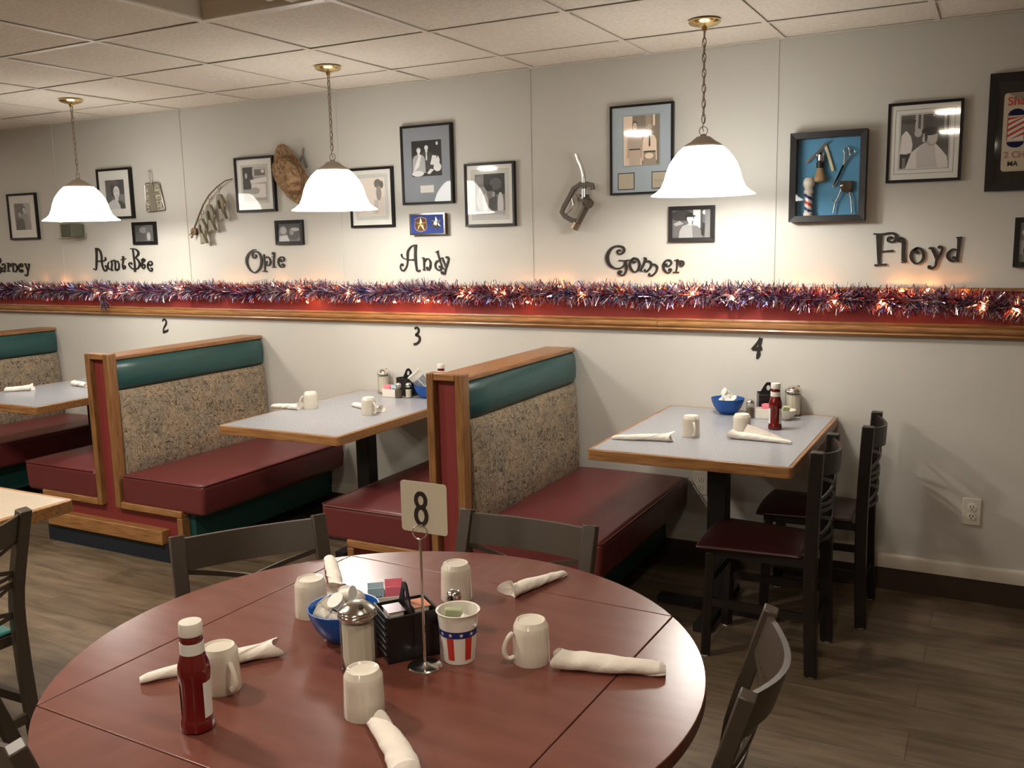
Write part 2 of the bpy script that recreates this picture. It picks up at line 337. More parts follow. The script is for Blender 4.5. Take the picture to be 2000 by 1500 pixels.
LETTERS = [
 ('Gomer','G',[[(0.487,1.522,0.0103),(0.477,1.528,0.0065),(0.467,1.52,0.0065),(0.474,1.509,0.0065),(0.489,1.509,0.0091),(0.503,1.521,0.0116),(0.499,1.539,0.0103),(0.47,1.547,0.0078),(0.438,1.535,0.013),(0.419,1.509,0.0169),(0.415,1.484,0.0196),(0.428,1.455,0.0156),(0.455,1.439,0.0078),(0.481,1.439,0.0065),(0.503,1.452,0.0091),(0.511,1.474,0.0129)],[(0.476,1.477,0.0057),(0.503,1.476,0.0041),(0.529,1.479,0.0052)],[(0.51,1.474,0.0142),(0.514,1.447,0.0129),(0.514,1.425,0.0104),(0.501,1.406,0.0078),(0.481,1.407,0.0078),(0.473,1.417,0.0104),(0.481,1.423,0.013),(0.493,1.421,0.0078)]]),
 ('Gomer','o',[[(0.555,1.491,0.0039),(0.536,1.474,0.009),(0.534,1.447,0.0129),(0.548,1.425,0.009),(0.563,1.421,0.0064),(0.577,1.434,0.0103),(0.583,1.46,0.0115),(0.57,1.483,0.0103),(0.551,1.484,0.0077),(0.546,1.474,0.0077),(0.555,1.467,0.0116),(0.563,1.472,0.0077)]]),
 ('Gomer','m',[[(0.604,1.489,0.0038),(0.614,1.482,0.0141),(0.605,1.46,0.0115),(0.588,1.427,0.0077)],[(0.583,1.429,0.0051),(0.598,1.425,0.0051)],[(0.608,1.465,0.0064),(0.626,1.473,0.0077),(0.642,1.462,0.0102),(0.638,1.442,0.0102),(0.621,1.424,0.0077),(0.61,1.427,0.009),(0.613,1.434,0.0077)],[(0.638,1.447,0.0064),(0.656,1.457,0.0076),(0.672,1.444,0.0102),(0.666,1.42,0.0089),(0.645,1.403,0.0077),(0.632,1.406,0.009),(0.635,1.414,0.0077)]]),
 ('Gomer','e',[[(0.723,1.457,0.0101),(0.714,1.457,0.0051),(0.714,1.451,0.0063),(0.73,1.448,0.0063),(0.743,1.461,0.0088),(0.737,1.475,0.0076),(0.718,1.475,0.0076),(0.703,1.455,0.0114),(0.707,1.431,0.0114),(0.723,1.416,0.0076),(0.739,1.422,0.0076),(0.741,1.433,0.0088),(0.732,1.433,0.0089),(0.732,1.427,0.0063)]]),
 ('Gomer','r',[[(0.757,1.474,0.0045),(0.777,1.479,0.0045)],[(0.773,1.476,0.0138),(0.771,1.448,0.0076),(0.766,1.418,0.0071)],[(0.751,1.418,0.0056),(0.781,1.418,0.0055)],[(0.773,1.459,0.0063),(0.784,1.471,0.007),(0.8,1.468,0.01),(0.802,1.455,0.0088),(0.791,1.448,0.0075),(0.784,1.457,0.0075),(0.791,1.461,0.0075)]]),
 ('Floyd','F',[[(1.641,1.58,0.0058),(1.674,1.578,0.0079),(1.712,1.582,0.0079),(1.731,1.573,0.0118),(1.731,1.553,0.0118),(1.715,1.544,0.0066),(1.7,1.549,0.0074),(1.7,1.561,0.0074),(1.712,1.564,0.0105),(1.717,1.558,0.0092)],[(1.664,1.579,0.0251),(1.665,1.536,0.0199),(1.666,1.491,0.0146),(1.668,1.447,0.0093)],[(1.668,1.504,0.0058),(1.698,1.506,0.0058),(1.721,1.507,0.0092)],[(1.65,1.447,0.008),(1.674,1.448,0.0058),(1.698,1.45,0.0079)]]),
 ('Floyd','l',[[(1.749,1.553,0.0118),(1.743,1.557,0.0079),(1.743,1.546,0.0066),(1.754,1.546,0.0065),(1.759,1.555,0.0079),(1.755,1.561,0.0073),(1.747,1.561,0.0066)],[(1.759,1.559,0.0079),(1.763,1.541,0.0157),(1.763,1.501,0.0144),(1.765,1.465,0.0157)],[(1.756,1.458,0.0047),(1.778,1.463,0.0052)]]),
 ('Floyd','o',[[(1.818,1.518,0.0065),(1.799,1.505,0.0117),(1.794,1.48,0.0131),(1.806,1.457,0.0091),(1.822,1.453,0.0057),(1.84,1.468,0.0117),(1.842,1.493,0.013),(1.83,1.513,0.0104),(1.813,1.516,0.0091),(1.81,1.505,0.0117),(1.818,1.498,0.013),(1.824,1.502,0.0078)]]),
 ('Floyd','y',[[(1.86,1.515,0.0047),(1.873,1.517,0.0103)],[(1.873,1.517,0.0129),(1.885,1.495,0.0155),(1.893,1.472,0.0116)],[(1.9,1.515,0.0064),(1.898,1.521,0.0064),(1.906,1.523,0.0077),(1.912,1.514,0.0077),(1.907,1.492,0.0103),(1.894,1.468,0.0116),(1.889,1.441,0.0083),(1.875,1.431,0.0078),(1.864,1.435,0.0091),(1.866,1.441,0.0091),(1.872,1.439,0.0052)]]),
 ('Floyd','d',[[(1.963,1.558,0.0051),(1.985,1.559,0.0056)],[(1.975,1.558,0.0166),(1.974,1.52,0.0128),(1.971,1.476,0.0097),(1.976,1.458,0.0051)],[(1.967,1.507,0.0056),(1.953,1.511,0.0064),(1.937,1.496,0.0116),(1.935,1.479,0.0129),(1.947,1.463,0.009),(1.961,1.463,0.0077),(1.967,1.474,0.0072),(1.957,1.478,0.0077),(1.953,1.472,0.0077)]]),
 ('Andy','A',[[(-0.802,1.456,0.0069),(-0.801,1.466,0.0088),(-0.81,1.467,0.0069),(-0.817,1.451,0.0069),(-0.809,1.434,0.0078),(-0.794,1.434,0.0078),(-0.777,1.451,0.0078),(-0.768,1.478,0.0088),(-0.766,1.52,0.0136),(-0.761,1.54,0.0126),(-0.744,1.56,0.0078),(-0.721,1.57,0.0058),(-0.703,1.571,0.0039)],[(-0.711,1.571,0.0174),(-0.714,1.536,0.0145),(-0.715,1.494,0.0155),(-0.711,1.452,0.0107),(-0.707,1.43,0.0087),(-0.687,1.433,0.0087)],[(-0.804,1.524,0.0059),(-0.806,1.514,0.0078),(-0.795,1.5,0.0055),(-0.769,1.493,0.0049),(-0.741,1.491,0.0049),(-0.712,1.492,0.0116),(-0.707,1.492,0.0116)]]),
 ('Andy','n',[[(-0.674,1.499,0.0039),(-0.66,1.501,0.0077)],[(-0.661,1.501,0.0116),(-0.66,1.477,0.0097),(-0.661,1.437,0.0062)],[(-0.67,1.436,0.0054),(-0.653,1.435,0.0054)],[(-0.658,1.477,0.0048),(-0.644,1.495,0.0054),(-0.63,1.494,0.0067),(-0.619,1.479,0.0096),(-0.621,1.452,0.0096),(-0.633,1.435,0.0068),(-0.644,1.442,0.0054),(-0.644,1.449,0.0068),(-0.636,1.449,0.0048)]]),
 ('Andy','d',[[(-0.584,1.53,0.0048),(-0.563,1.537,0.0048)],[(-0.571,1.531,0.0096),(-0.564,1.506,0.0086),(-0.554,1.476,0.0076),(-0.543,1.447,0.0067),(-0.534,1.438,0.0038)],[(-0.561,1.482,0.0067),(-0.575,1.483,0.0077),(-0.587,1.467,0.0086),(-0.585,1.447,0.0086),(-0.569,1.434,0.0077),(-0.553,1.437,0.0077),(-0.555,1.45,0.0115),(-0.565,1.452,0.0115)]]),
 ('Andy','y',[[(-0.555,1.495,0.0057),(-0.541,1.499,0.0067)],[(-0.543,1.499,0.0115),(-0.53,1.473,0.0095),(-0.52,1.451,0.0105)],[(-0.516,1.497,0.0067),(-0.516,1.504,0.0067),(-0.504,1.501,0.0095),(-0.504,1.484,0.0086),(-0.516,1.456,0.0095),(-0.524,1.435,0.0086),(-0.529,1.417,0.0086),(-0.541,1.414,0.0086),(-0.55,1.419,0.0077),(-0.546,1.425,0.0067),(-0.538,1.422,0.0048)]]),
 ('Opie','O',[[(-1.868,1.561,0.0027),(-1.893,1.56,0.0063),(-1.928,1.539,0.0126),(-1.948,1.509,0.0198),(-1.95,1.481,0.018),(-1.934,1.447,0.0099),(-1.905,1.425,0.0063),(-1.88,1.426,0.009),(-1.847,1.449,0.0143),(-1.832,1.485,0.0178),(-1.833,1.515,0.016),(-1.85,1.542,0.0107),(-1.874,1.55,0.0063),(-1.897,1.544,0.0063),(-1.902,1.525,0.0072),(-1.893,1.513,0.009),(-1.876,1.516,0.0107),(-1.873,1.528,0.0089),(-1.885,1.531,0.0072)]]),
 ('Opie','p',[[(-1.808,1.533,0.0124),(-1.809,1.515,0.0071),(-1.806,1.477,0.0089),(-1.81,1.432,0.008)],[(-1.827,1.432,0.0054),(-1.791,1.431,0.0053)],[(-1.801,1.51,0.0053),(-1.786,1.518,0.0053),(-1.769,1.51,0.0089),(-1.76,1.489,0.0106),(-1.768,1.47,0.0098),(-1.784,1.466,0.0062),(-1.796,1.471,0.0062),(-1.795,1.486,0.0071),(-1.785,1.486,0.0124)]]),
 ('Opie','i',[[(-1.733,1.533,0.0088),(-1.742,1.534,0.0071),(-1.74,1.542,0.0062),(-1.726,1.54,0.0071),(-1.729,1.526,0.0124),(-1.735,1.491,0.0106),(-1.737,1.456,0.0097)],[(-1.748,1.518,0.0044),(-1.722,1.517,0.0044)],[(-1.75,1.456,0.0044),(-1.719,1.455,0.0044)]]),
 ('Opie','e',[[(-1.673,1.499,0.0088),(-1.683,1.499,0.007),(-1.682,1.49,0.0062),(-1.668,1.488,0.0062),(-1.653,1.497,0.0105),(-1.656,1.511,0.0105),(-1.672,1.516,0.0062),(-1.693,1.506,0.0097),(-1.7,1.485,0.0115),(-1.692,1.464,0.0106),(-1.677,1.455,0.007),(-1.658,1.459,0.0088),(-1.656,1.47,0.0079),(-1.667,1.473,0.0088),(-1.674,1.467,0.0088)]]),
 ('Aunt Bee','A',[[(-3.303,1.589,0.021),(-3.305,1.548,0.0168),(-3.311,1.504,0.0168),(-3.318,1.468,0.014),(-3.326,1.446,0.0084),(-3.351,1.455,0.0056)],[(-3.314,1.589,0.0056),(-3.289,1.588,0.0098),(-3.266,1.569,0.0139),(-3.257,1.535,0.0139),(-3.259,1.504,0.0126),(-3.255,1.468,0.0112),(-3.241,1.441,0.0112),(-3.219,1.443,0.0125),(-3.214,1.465,0.0125),(-3.23,1.47,0.0139)],[(-3.314,1.507,0.0098),(-3.282,1.504,0.0078),(-3.247,1.504,0.007),(-3.22,1.513,0.0111),(-3.222,1.53,0.0083)]]),
 ('Aunt Bee','u',[[(-3.187,1.498,0.0042),(-3.202,1.479,0.0097),(-3.196,1.455,0.0083),(-3.179,1.448,0.0069),(-3.164,1.455,0.0083)],[(-3.172,1.504,0.0055),(-3.16,1.489,0.0125),(-3.169,1.446,0.0111),(-3.155,1.443,0.0069)]]),
 ('Aunt Bee','n',[[(-3.161,1.505,0.0055),(-3.131,1.508,0.0111)],[(-3.131,1.508,0.0138),(-3.127,1.479,0.0111),(-3.132,1.446,0.0083),(-3.109,1.443,0.0083)],[(-3.124,1.493,0.0069),(-3.105,1.503,0.0077),(-3.091,1.479,0.011),(-3.097,1.453,0.011),(-3.113,1.443,0.0111),(-3.119,1.45,0.0138)]]),
 ('Aunt Bee','t',[[(-3.045,1.535,0.0165),(-3.049,1.502,0.0124),(-3.058,1.474,0.0096),(-3.052,1.452,0.0096),(-3.034,1.459,0.011),(-3.039,1.471,0.011),(-3.053,1.469,0.0083)],[(-3.069,1.511,0.005),(-3.021,1.518,0.006)]]),
 ('Aunt Bee','B',[[(-2.946,1.581,0.0109),(-2.943,1.525,0.0123),(-2.94,1.478,0.0136),(-2.944,1.431,0.0177)],[(-2.97,1.583,0.0055),(-2.929,1.581,0.0068),(-2.901,1.566,0.0136),(-2.898,1.545,0.0163),(-2.93,1.522,0.0068)],[(-2.926,1.522,0.0068),(-2.904,1.506,0.0122),(-2.891,1.48,0.0177),(-2.91,1.456,0.0109),(-2.942,1.448,0.0068),(-2.975,1.457,0.0077),(-2.995,1.478,0.0077),(-2.985,1.491,0.0077),(-2.968,1.487,0.0096),(-2.971,1.479,0.0082)]]),
 ('Aunt Bee','e',[[(-2.862,1.517,0.0108),(-2.843,1.507,0.0149),(-2.858,1.496,0.0122),(-2.87,1.487,0.0108),(-2.875,1.468,0.0109),(-2.86,1.452,0.0095),(-2.845,1.463,0.0095),(-2.85,1.477,0.0122),(-2.864,1.475,0.0108)],[(-2.87,1.515,0.0081),(-2.866,1.487,0.0108)]]),
 ('Aunt Bee','e',[[(-2.8,1.479,0.0081),(-2.813,1.479,0.0081),(-2.797,1.472,0.0094),(-2.776,1.481,0.0108),(-2.781,1.495,0.0094),(-2.798,1.498,0.0067),(-2.815,1.482,0.0122),(-2.819,1.461,0.0122),(-2.804,1.44,0.0095),(-2.785,1.437,0.0108),(-2.778,1.451,0.0094),(-2.793,1.454,0.0094)]]),
 ('Barney','B',[[(-4.411,1.547,0.0104),(-4.415,1.495,0.0104),(-4.426,1.42,0.0104)],[(-4.418,1.545,0.0069),(-4.371,1.539,0.0104),(-4.352,1.513,0.0121),(-4.39,1.485,0.0069)],[(-4.39,1.485,0.0069),(-4.363,1.464,0.0121),(-4.362,1.442,0.0121),(-4.387,1.423,0.0087),(-4.433,1.418,0.007)]]),
 ('Barney','a',[[(-4.334,1.479,0.0086),(-4.334,1.49,0.0078),(-4.313,1.491,0.0086),(-4.306,1.473,0.0103),(-4.314,1.449,0.0103),(-4.317,1.431,0.0069)],[(-4.309,1.467,0.0069),(-4.336,1.464,0.0086),(-4.349,1.452,0.0086),(-4.343,1.439,0.0104),(-4.316,1.442,0.0103)]]),
 ('Barney','r',[[(-4.285,1.497,0.006),(-4.259,1.496,0.0086)],[(-4.266,1.497,0.0103),(-4.27,1.471,0.0103),(-4.275,1.44,0.0086)],[(-4.288,1.439,0.0052),(-4.255,1.439,0.0051)],[(-4.263,1.488,0.0069),(-4.246,1.493,0.0077),(-4.237,1.482,0.0086),(-4.242,1.474,0.0077),(-4.253,1.477,0.0086)]]),
 ('Barney','n',[[(-4.222,1.496,0.0085),(-4.208,1.496,0.0068)],[(-4.213,1.496,0.012),(-4.214,1.471,0.0094),(-4.218,1.44,0.0103)],[(-4.207,1.483,0.0068),(-4.19,1.492,0.0085),(-4.175,1.478,0.0102),(-4.171,1.461,0.0111),(-4.181,1.441,0.0102),(-4.203,1.437,0.0103),(-4.22,1.439,0.0086)]]),
 ('Barney','e',[[(-4.126,1.478,0.0136),(-4.136,1.475,0.0068),(-4.118,1.471,0.0119),(-4.103,1.479,0.0102),(-4.111,1.49,0.0085),(-4.129,1.491,0.0085),(-4.15,1.475,0.0111),(-4.151,1.455,0.0111),(-4.14,1.438,0.0102),(-4.12,1.434,0.0102),(-4.107,1.441,0.0085),(-4.117,1.449,0.0102),(-4.129,1.446,0.0102)]]),
 ('Barney','y',[[(-4.085,1.492,0.0051),(-4.071,1.491,0.0102)],[(-4.073,1.491,0.0102),(-4.061,1.466,0.0118),(-4.051,1.444,0.0118)],[(-4.044,1.488,0.0118),(-4.028,1.486,0.0101),(-4.036,1.466,0.0084),(-4.049,1.441,0.0101),(-4.057,1.419,0.0102),(-4.066,1.406,0.0085),(-4.084,1.41,0.0102),(-4.086,1.416,0.0085)]]),
 ('4','4',[[(1.172,1.116,0.0178),(1.159,1.095,0.0137),(1.136,1.065,0.0151),(1.134,1.063,0.0151)],[(1.133,1.064,0.0151),(1.155,1.065,0.0178),(1.179,1.068,0.0178)],[(1.172,1.116,0.0178),(1.168,1.084,0.0137),(1.163,1.055,0.0151),(1.162,1.038,0.0206),(1.155,1.019,0.0082)]]),
 ('2','2',[[(-2.727,1.106,0.0102),(-2.718,1.117,0.0117),(-2.708,1.121,0.0124),(-2.696,1.113,0.0139),(-2.692,1.098,0.0153),(-2.701,1.082,0.0161),(-2.717,1.064,0.0132),(-2.725,1.049,0.0103),(-2.726,1.03,0.0117)],[(-2.726,1.033,0.0176),(-2.708,1.04,0.0176),(-2.688,1.044,0.0146),(-2.68,1.057,0.0058)]]),
 ('3','3',[[(-0.74,1.109,0.0138),(-0.728,1.116,0.0124),(-0.718,1.113,0.0131),(-0.713,1.1,0.0151),(-0.719,1.086,0.0151),(-0.732,1.076,0.0152),(-0.726,1.072,0.0152),(-0.712,1.066,0.0151),(-0.708,1.054,0.0165),(-0.714,1.038,0.0158),(-0.728,1.027,0.0152),(-0.743,1.023,0.0138),(-0.751,1.024,0.0124)]]),
]
FAIRY = [(-3.938,1.314),(-3.868,1.332),(-3.646,1.34),(-3.444,1.334),(-3.242,1.297),(-3.101,1.295),(-3.024,1.312),(-2.901,1.317),(-2.49,1.342),(-2.46,1.323),(-2.115,1.334),(-2.009,1.341),(-1.885,1.326),(-1.685,1.345),(-1.573,1.319),(-1.487,1.319),(-1.467,1.334),(-1.361,1.326),(-1.434,1.254),(-1.26,1.33),(-1.133,1.307),(-1.064,1.265),(-0.917,1.357),(-0.819,1.262),(-0.656,1.27),(-0.6,1.276),(-0.531,1.268),(-0.382,1.316),(-0.332,1.317),(-0.178,1.323),(-0.127,1.318),(-0.052,1.329),(0.005,1.272),(0.073,1.335),(0.179,1.351),(0.304,1.322),(0.386,1.34),(0.501,1.338),(0.688,1.339),(0.794,1.328),(0.823,1.34),(0.87,1.321),(0.947,1.341),(1.059,1.304),(1.17,1.342),(1.323,1.338),(1.441,1.339),(1.502,1.295),(1.689,1.293),(1.701,1.287),(1.76,1.337),(1.772,1.339),(1.87,1.344),(1.998,1.331),(2.079,1.282),(2.197,1.269)]

# ---------------------------------------------------------------- the room
XL, XR, YB, ZC = -7.6, 3.9, -8.2, 2.43
def room():
    b = MB(); b.box(XL-.1, XR+.1, YB-.1, .12, -0.1, 0.0); struct(b.build('floor', M_floor))
    b = MB(); b.box(XL, XR, 0, .12, 0, ZC+.06); struct(b.build('wall_back', M_wall))
    b = MB(); b.box(XL-.1, XL, YB, .12, 0, ZC+.06); struct(b.build('wall_left', M_wall2))
    b = MB(); b.box(XR, XR+.1, YB, .12, 0, ZC+.06); struct(b.build('wall_right', M_wall2))
    b = MB(); b.box(XL-.1, XR+.1, YB-.1, YB, 0, ZC+.06); struct(b.build('wall_front', M_wall2))
    # ceiling: slab with dropped tiles, slightly uneven like old lay-in tiles
    b = MB(); b.smooth = False
    b.m(M_gap).box(XL-.1, XR+.1, YB-.1, .12, ZC+.02, ZC+.06)
    b.m(M_tile); g = .6096; gx = .025; w = .3517; rnd = random.Random(3)
    for i in range(-13, 7):
        for j in range(-1, 13):
            x0 = gx+i*g+.007; x1 = x0+g-.014; y1 = -w-(j)*g-.007; y0 = y1-g+.014
            if j == -1: y1 = -0.004
            if x0 < XL or x1 > XR+.5 or y0 < YB-.3: continue
            d = rnd.uniform(0, .003); e = rnd.uniform(-.002, .004)
            v = [b.v((x0, y0, ZC+d)), b.v((x1, y0, ZC+e)), b.v((x1, y1, ZC+d*.5)), b.v((x0, y1, ZC+e*.5))]; c = b.v(((x0+x1)/2, (y0+y1)/2, ZC-.0035+d*.5))
            for k in range(4): b.face([v[k], c, v[(k+1)%4]])
    struct(b.build('ceiling', M_tile, flatshade=True))
    b = MB(); b.m(M_tbar)
    for i in range(-12, 7):
        x = gx+i*g; b.box(x-.011, x+.011, YB, -.002, ZC-.0048, ZC-.001)
    for j in range(0, 13):
        y = -w-j*g; b.box(XL, XR, y-.011, y+.011, ZC-.0045, ZC-.0012)
    b.box(XL, XR, -.02, -.002, ZC-.005, ZC-.0008)
    struct(b.build('trim_1'))
    # panel battens above the rail
    k = 2
    for X in (-2.4384*1-2.4384, -3.6576, -2.4384, -1.2192, 0, 1.2192, 2.4384):
        b = MB(); b.box(X-.007, X+.007, -.004, 0, 1.352, ZC-.004); struct(b.build('trim_%d' % k, M_wall)); k += 1
    # rail: red band between oak mouldings
    b = MB(); b.box(XL+.01, XR-.01, -.014, 0, 1.199, 1.338); struct(b.build('trim_%d' % k, M_redband)); k += 1
    for xa, xb in ((XL+.01, -1.2195), (-1.2180, .68), (.6815, XR-.01)):
        b = MB(); prof = [(0, 1.139), (-.016, 1.139), (-.022, 1.143), (-.026, 1.150), (-.022, 1.157), (-.028, 1.163), (-.030, 1.172), (-.028, 1.181), (-.022, 1.186), (-.024, 1.194), (-.020, 1.201), (0, 1.203)]
        A = [b.v((xa, y, z)) for y, z in prof]; B = [b.v((xb, y, z)) for y, z in prof]
        for i in range(len(prof)-1): b.face([A[i], A[i+1], B[i+1], B[i]])
        b.face(A); b.face(B[::-1]); struct(b.build('trim_%d' % k, M_oak)); k += 1
    b = MB(); b.box(XL+.01, XR-.01, -.024, 0, 1.336, 1.352); struct(b.build('trim_%d' % k, M_oak, bevel=.004)); k += 1
    # baseboard over dark cove
    b = MB(); prof = [(0, .104), (-.014, .104), (-.014, .152), (-.008, .163), (0, .166)]
    A = [b.v((XL, y, z)) for y, z in prof]; B = [b.v((XR, y, z)) for y, z in prof]
    for i in range(len(prof)-1): b.face([A[i], A[i+1], B[i+1], B[i]])
    b.face(A); b.face(B[::-1]); struct(b.build('baseboard_back', M_white))
    b = MB(); b.box(XL, XR, -.008, 0, 0, .1035); struct(b.build('trim_%d' % k, M_cove))
room()
def vent():
    t = empty('ceiling_vent', 'square louvred air vent set in the tiled ceiling', 'air vent', (-.285, -1.876, ZC-.006))
    b = MB(); s = .296
    def ring(so, si, z0, z1):
        O = [b.v((x*so, y*so, z0)) for x, y in ((-1,-1),(1,-1),(1,1),(-1,1))]; I = [b.v((x*si, y*si, z1)) for x, y in ((-1,-1),(1,-1),(1,1),(-1,1))]
        for i in range(4): b.face([O[i], O[(i+1)%4], I[(i+1)%4], I[i]])
    b.smooth = False
    ring(s, s-.03, -.001, -.001); ring(s-.03, s-.035, -.001, .012); b.build('frame', M_white, t, flatshade=True)
    for k in range(5):
        b = MB(); b.smooth = False; o = s-.04-k*.052; ring(o, o-.045, .010, -.012); ring(o-.045, o-.047, -.012, .012); b.build('louvre', M_white, t, flatshade=True)
    b = MB(); b.box(-s, s, -s, s, .008, .012); b.build('backing', M_gap, t)
vent()
def recessed(n, x, y):
    t = empty('recessed_ceiling_light', 'round recessed lamp in the ceiling over the dining floor', 'ceiling light', (x, y, ZC-.008), 0, 'recessed lamps behind the camera')
    b = MB(); b.lathe([(.15, .004), (.15, -.002), (.125, -.008), (.12, 0)], 32, cap0=False, cap1=False); b.build('trim_ring', M_white, t)
    b = MB(); b.lathe([(.121, 0), (0, 0)], 32, cap0=False); b.build('lens', M_led, t)
for i, (x, y) in enumerate(RECESSED): recessed(i, x, y)

def outlet(x, z, label):
    t = empty('wall_outlet', label, 'outlet', (x, 0, z))
    b = MB(); b.box(-.036, .036, -.006, 0, -.059, .059); b.build('face_plate', M_ceram, t, bevel=.004)
    for dz in (.02, -.02):
        b = MB(); b.lathe([(.0165, 0), (.0165, .003), (0, .003)], 20, (0, -.006, dz), axis=(0, -1, 0)); r = b.build('receptacle', M_wplast, t)
        b = MB(); b.m(M_gap); b.box(-.0075, -.0045, -.0095, -.009, dz-.002, dz+.008); b.box(.0045, .0075, -.0095, -.009, dz-.002, dz+.008); b.lathe([(.003, 0), (.003, .0005)], 10, (0, -.009, dz-.008), axis=(0, -1, 0)); b.build('slots', None, r)
outlet(2.078, .399, 'cream duplex wall outlet low on the wall to the right of the chairs')
outlet(-1.13, .40, 'wall outlet beneath the middle grey table')
outlet(.893, .40, 'wall outlet beneath the grey table numbered 4')

# ---------------------------------------------------------------- pendant lamps
def pendant(x, y, label):
    t = empty('pendant_lamp', label, 'pendant lamp', (x, y, 0), 0, 'bell shaded pendant lamps along the booths')
    t.location.z = 1.75
    H = ZC-.006-1.75
    b = MB(); b.lathe([(0, H), (.062, H), (.064, H-.006), (.056, H-.014), (.03, H-.022), (.012, H-.026), (.010, H-.038), (0, H-.04)], 32); b.build('canopy', M_brass, t)
    b = MB(); z = H-.036; n = 0; pitch = .0315
    while z-pitch > .262:
        a, c = .0075, .0125+.006; pts = []
        for k in range(14):
            th = 2*PI*k/14; u = a*math.cos(th); v = c*math.sin(th)
            pts.append((u, 0, z-pitch/2+v) if n % 2 else (0, u, z-pitch/2+v))
        b.tube(pts, .0019, 6, closed=True); z -= pitch*.93; n += 1
    cord = []
    for k in range(50):
        zz = H-.03-(H-.03-.25)*k/49; cord.append((.004*math.sin(k*.9), .004*math.cos(k*.9), zz))
    b.tube(cord, .0016, 5); b.build('chain', M_bronze, t)
    b = MB(); pts = [(.017*math.cos(2*PI*k/20), 0, .253+.017*math.sin(2*PI*k/20)) for k in range(20)]; b.tube(pts, .0017, 6, closed=True); b.build('hanging_ring', M_bronze, t)
    b = MB(); b.lathe([(.078, .190), (.076, .197), (.052, .210), (.026, .230), (.014, .232), (.010, .240), (0, .242)], 40, cap0=False); b.build('shade_cap', M_cap, t)
    b = MB(); P = [(.208, 0), (.205, .004), (.187, .015), (.168, .032), (.155, .062), (.146, .095), (.134, .125), (.118, .150), (.100, .172), (.080, .190)]
    b.lathe(P+[(r-.004, z) for r, z in P[::-1]]+[P[0]], 56, cap0=False, cap1=False); b.build('shade', M_shade, t, angle=60)
    b = MB(); b.lathe([(0, .045), (.018, .05), (.029, .07), (.03, .09), (.018, .12), (.014, .15), (.014, .19)], 20); b.build('bulb', M_bulb, t)
    light_point('pendant_bulb_light', (x, y, 1.75+.034), PENDANT_BULB_W, PENDANT_COL, .045)
pendant(1.05, -.543, 'rightmost lit bell shade pendant on a chain above the table numbered 4')
pendant(-.766, -.616, 'lit bell shade pendant on a chain, the middle of three')
pendant(-2.575, -.654, 'leftmost lit bell shade pendant on a chain, farthest away')

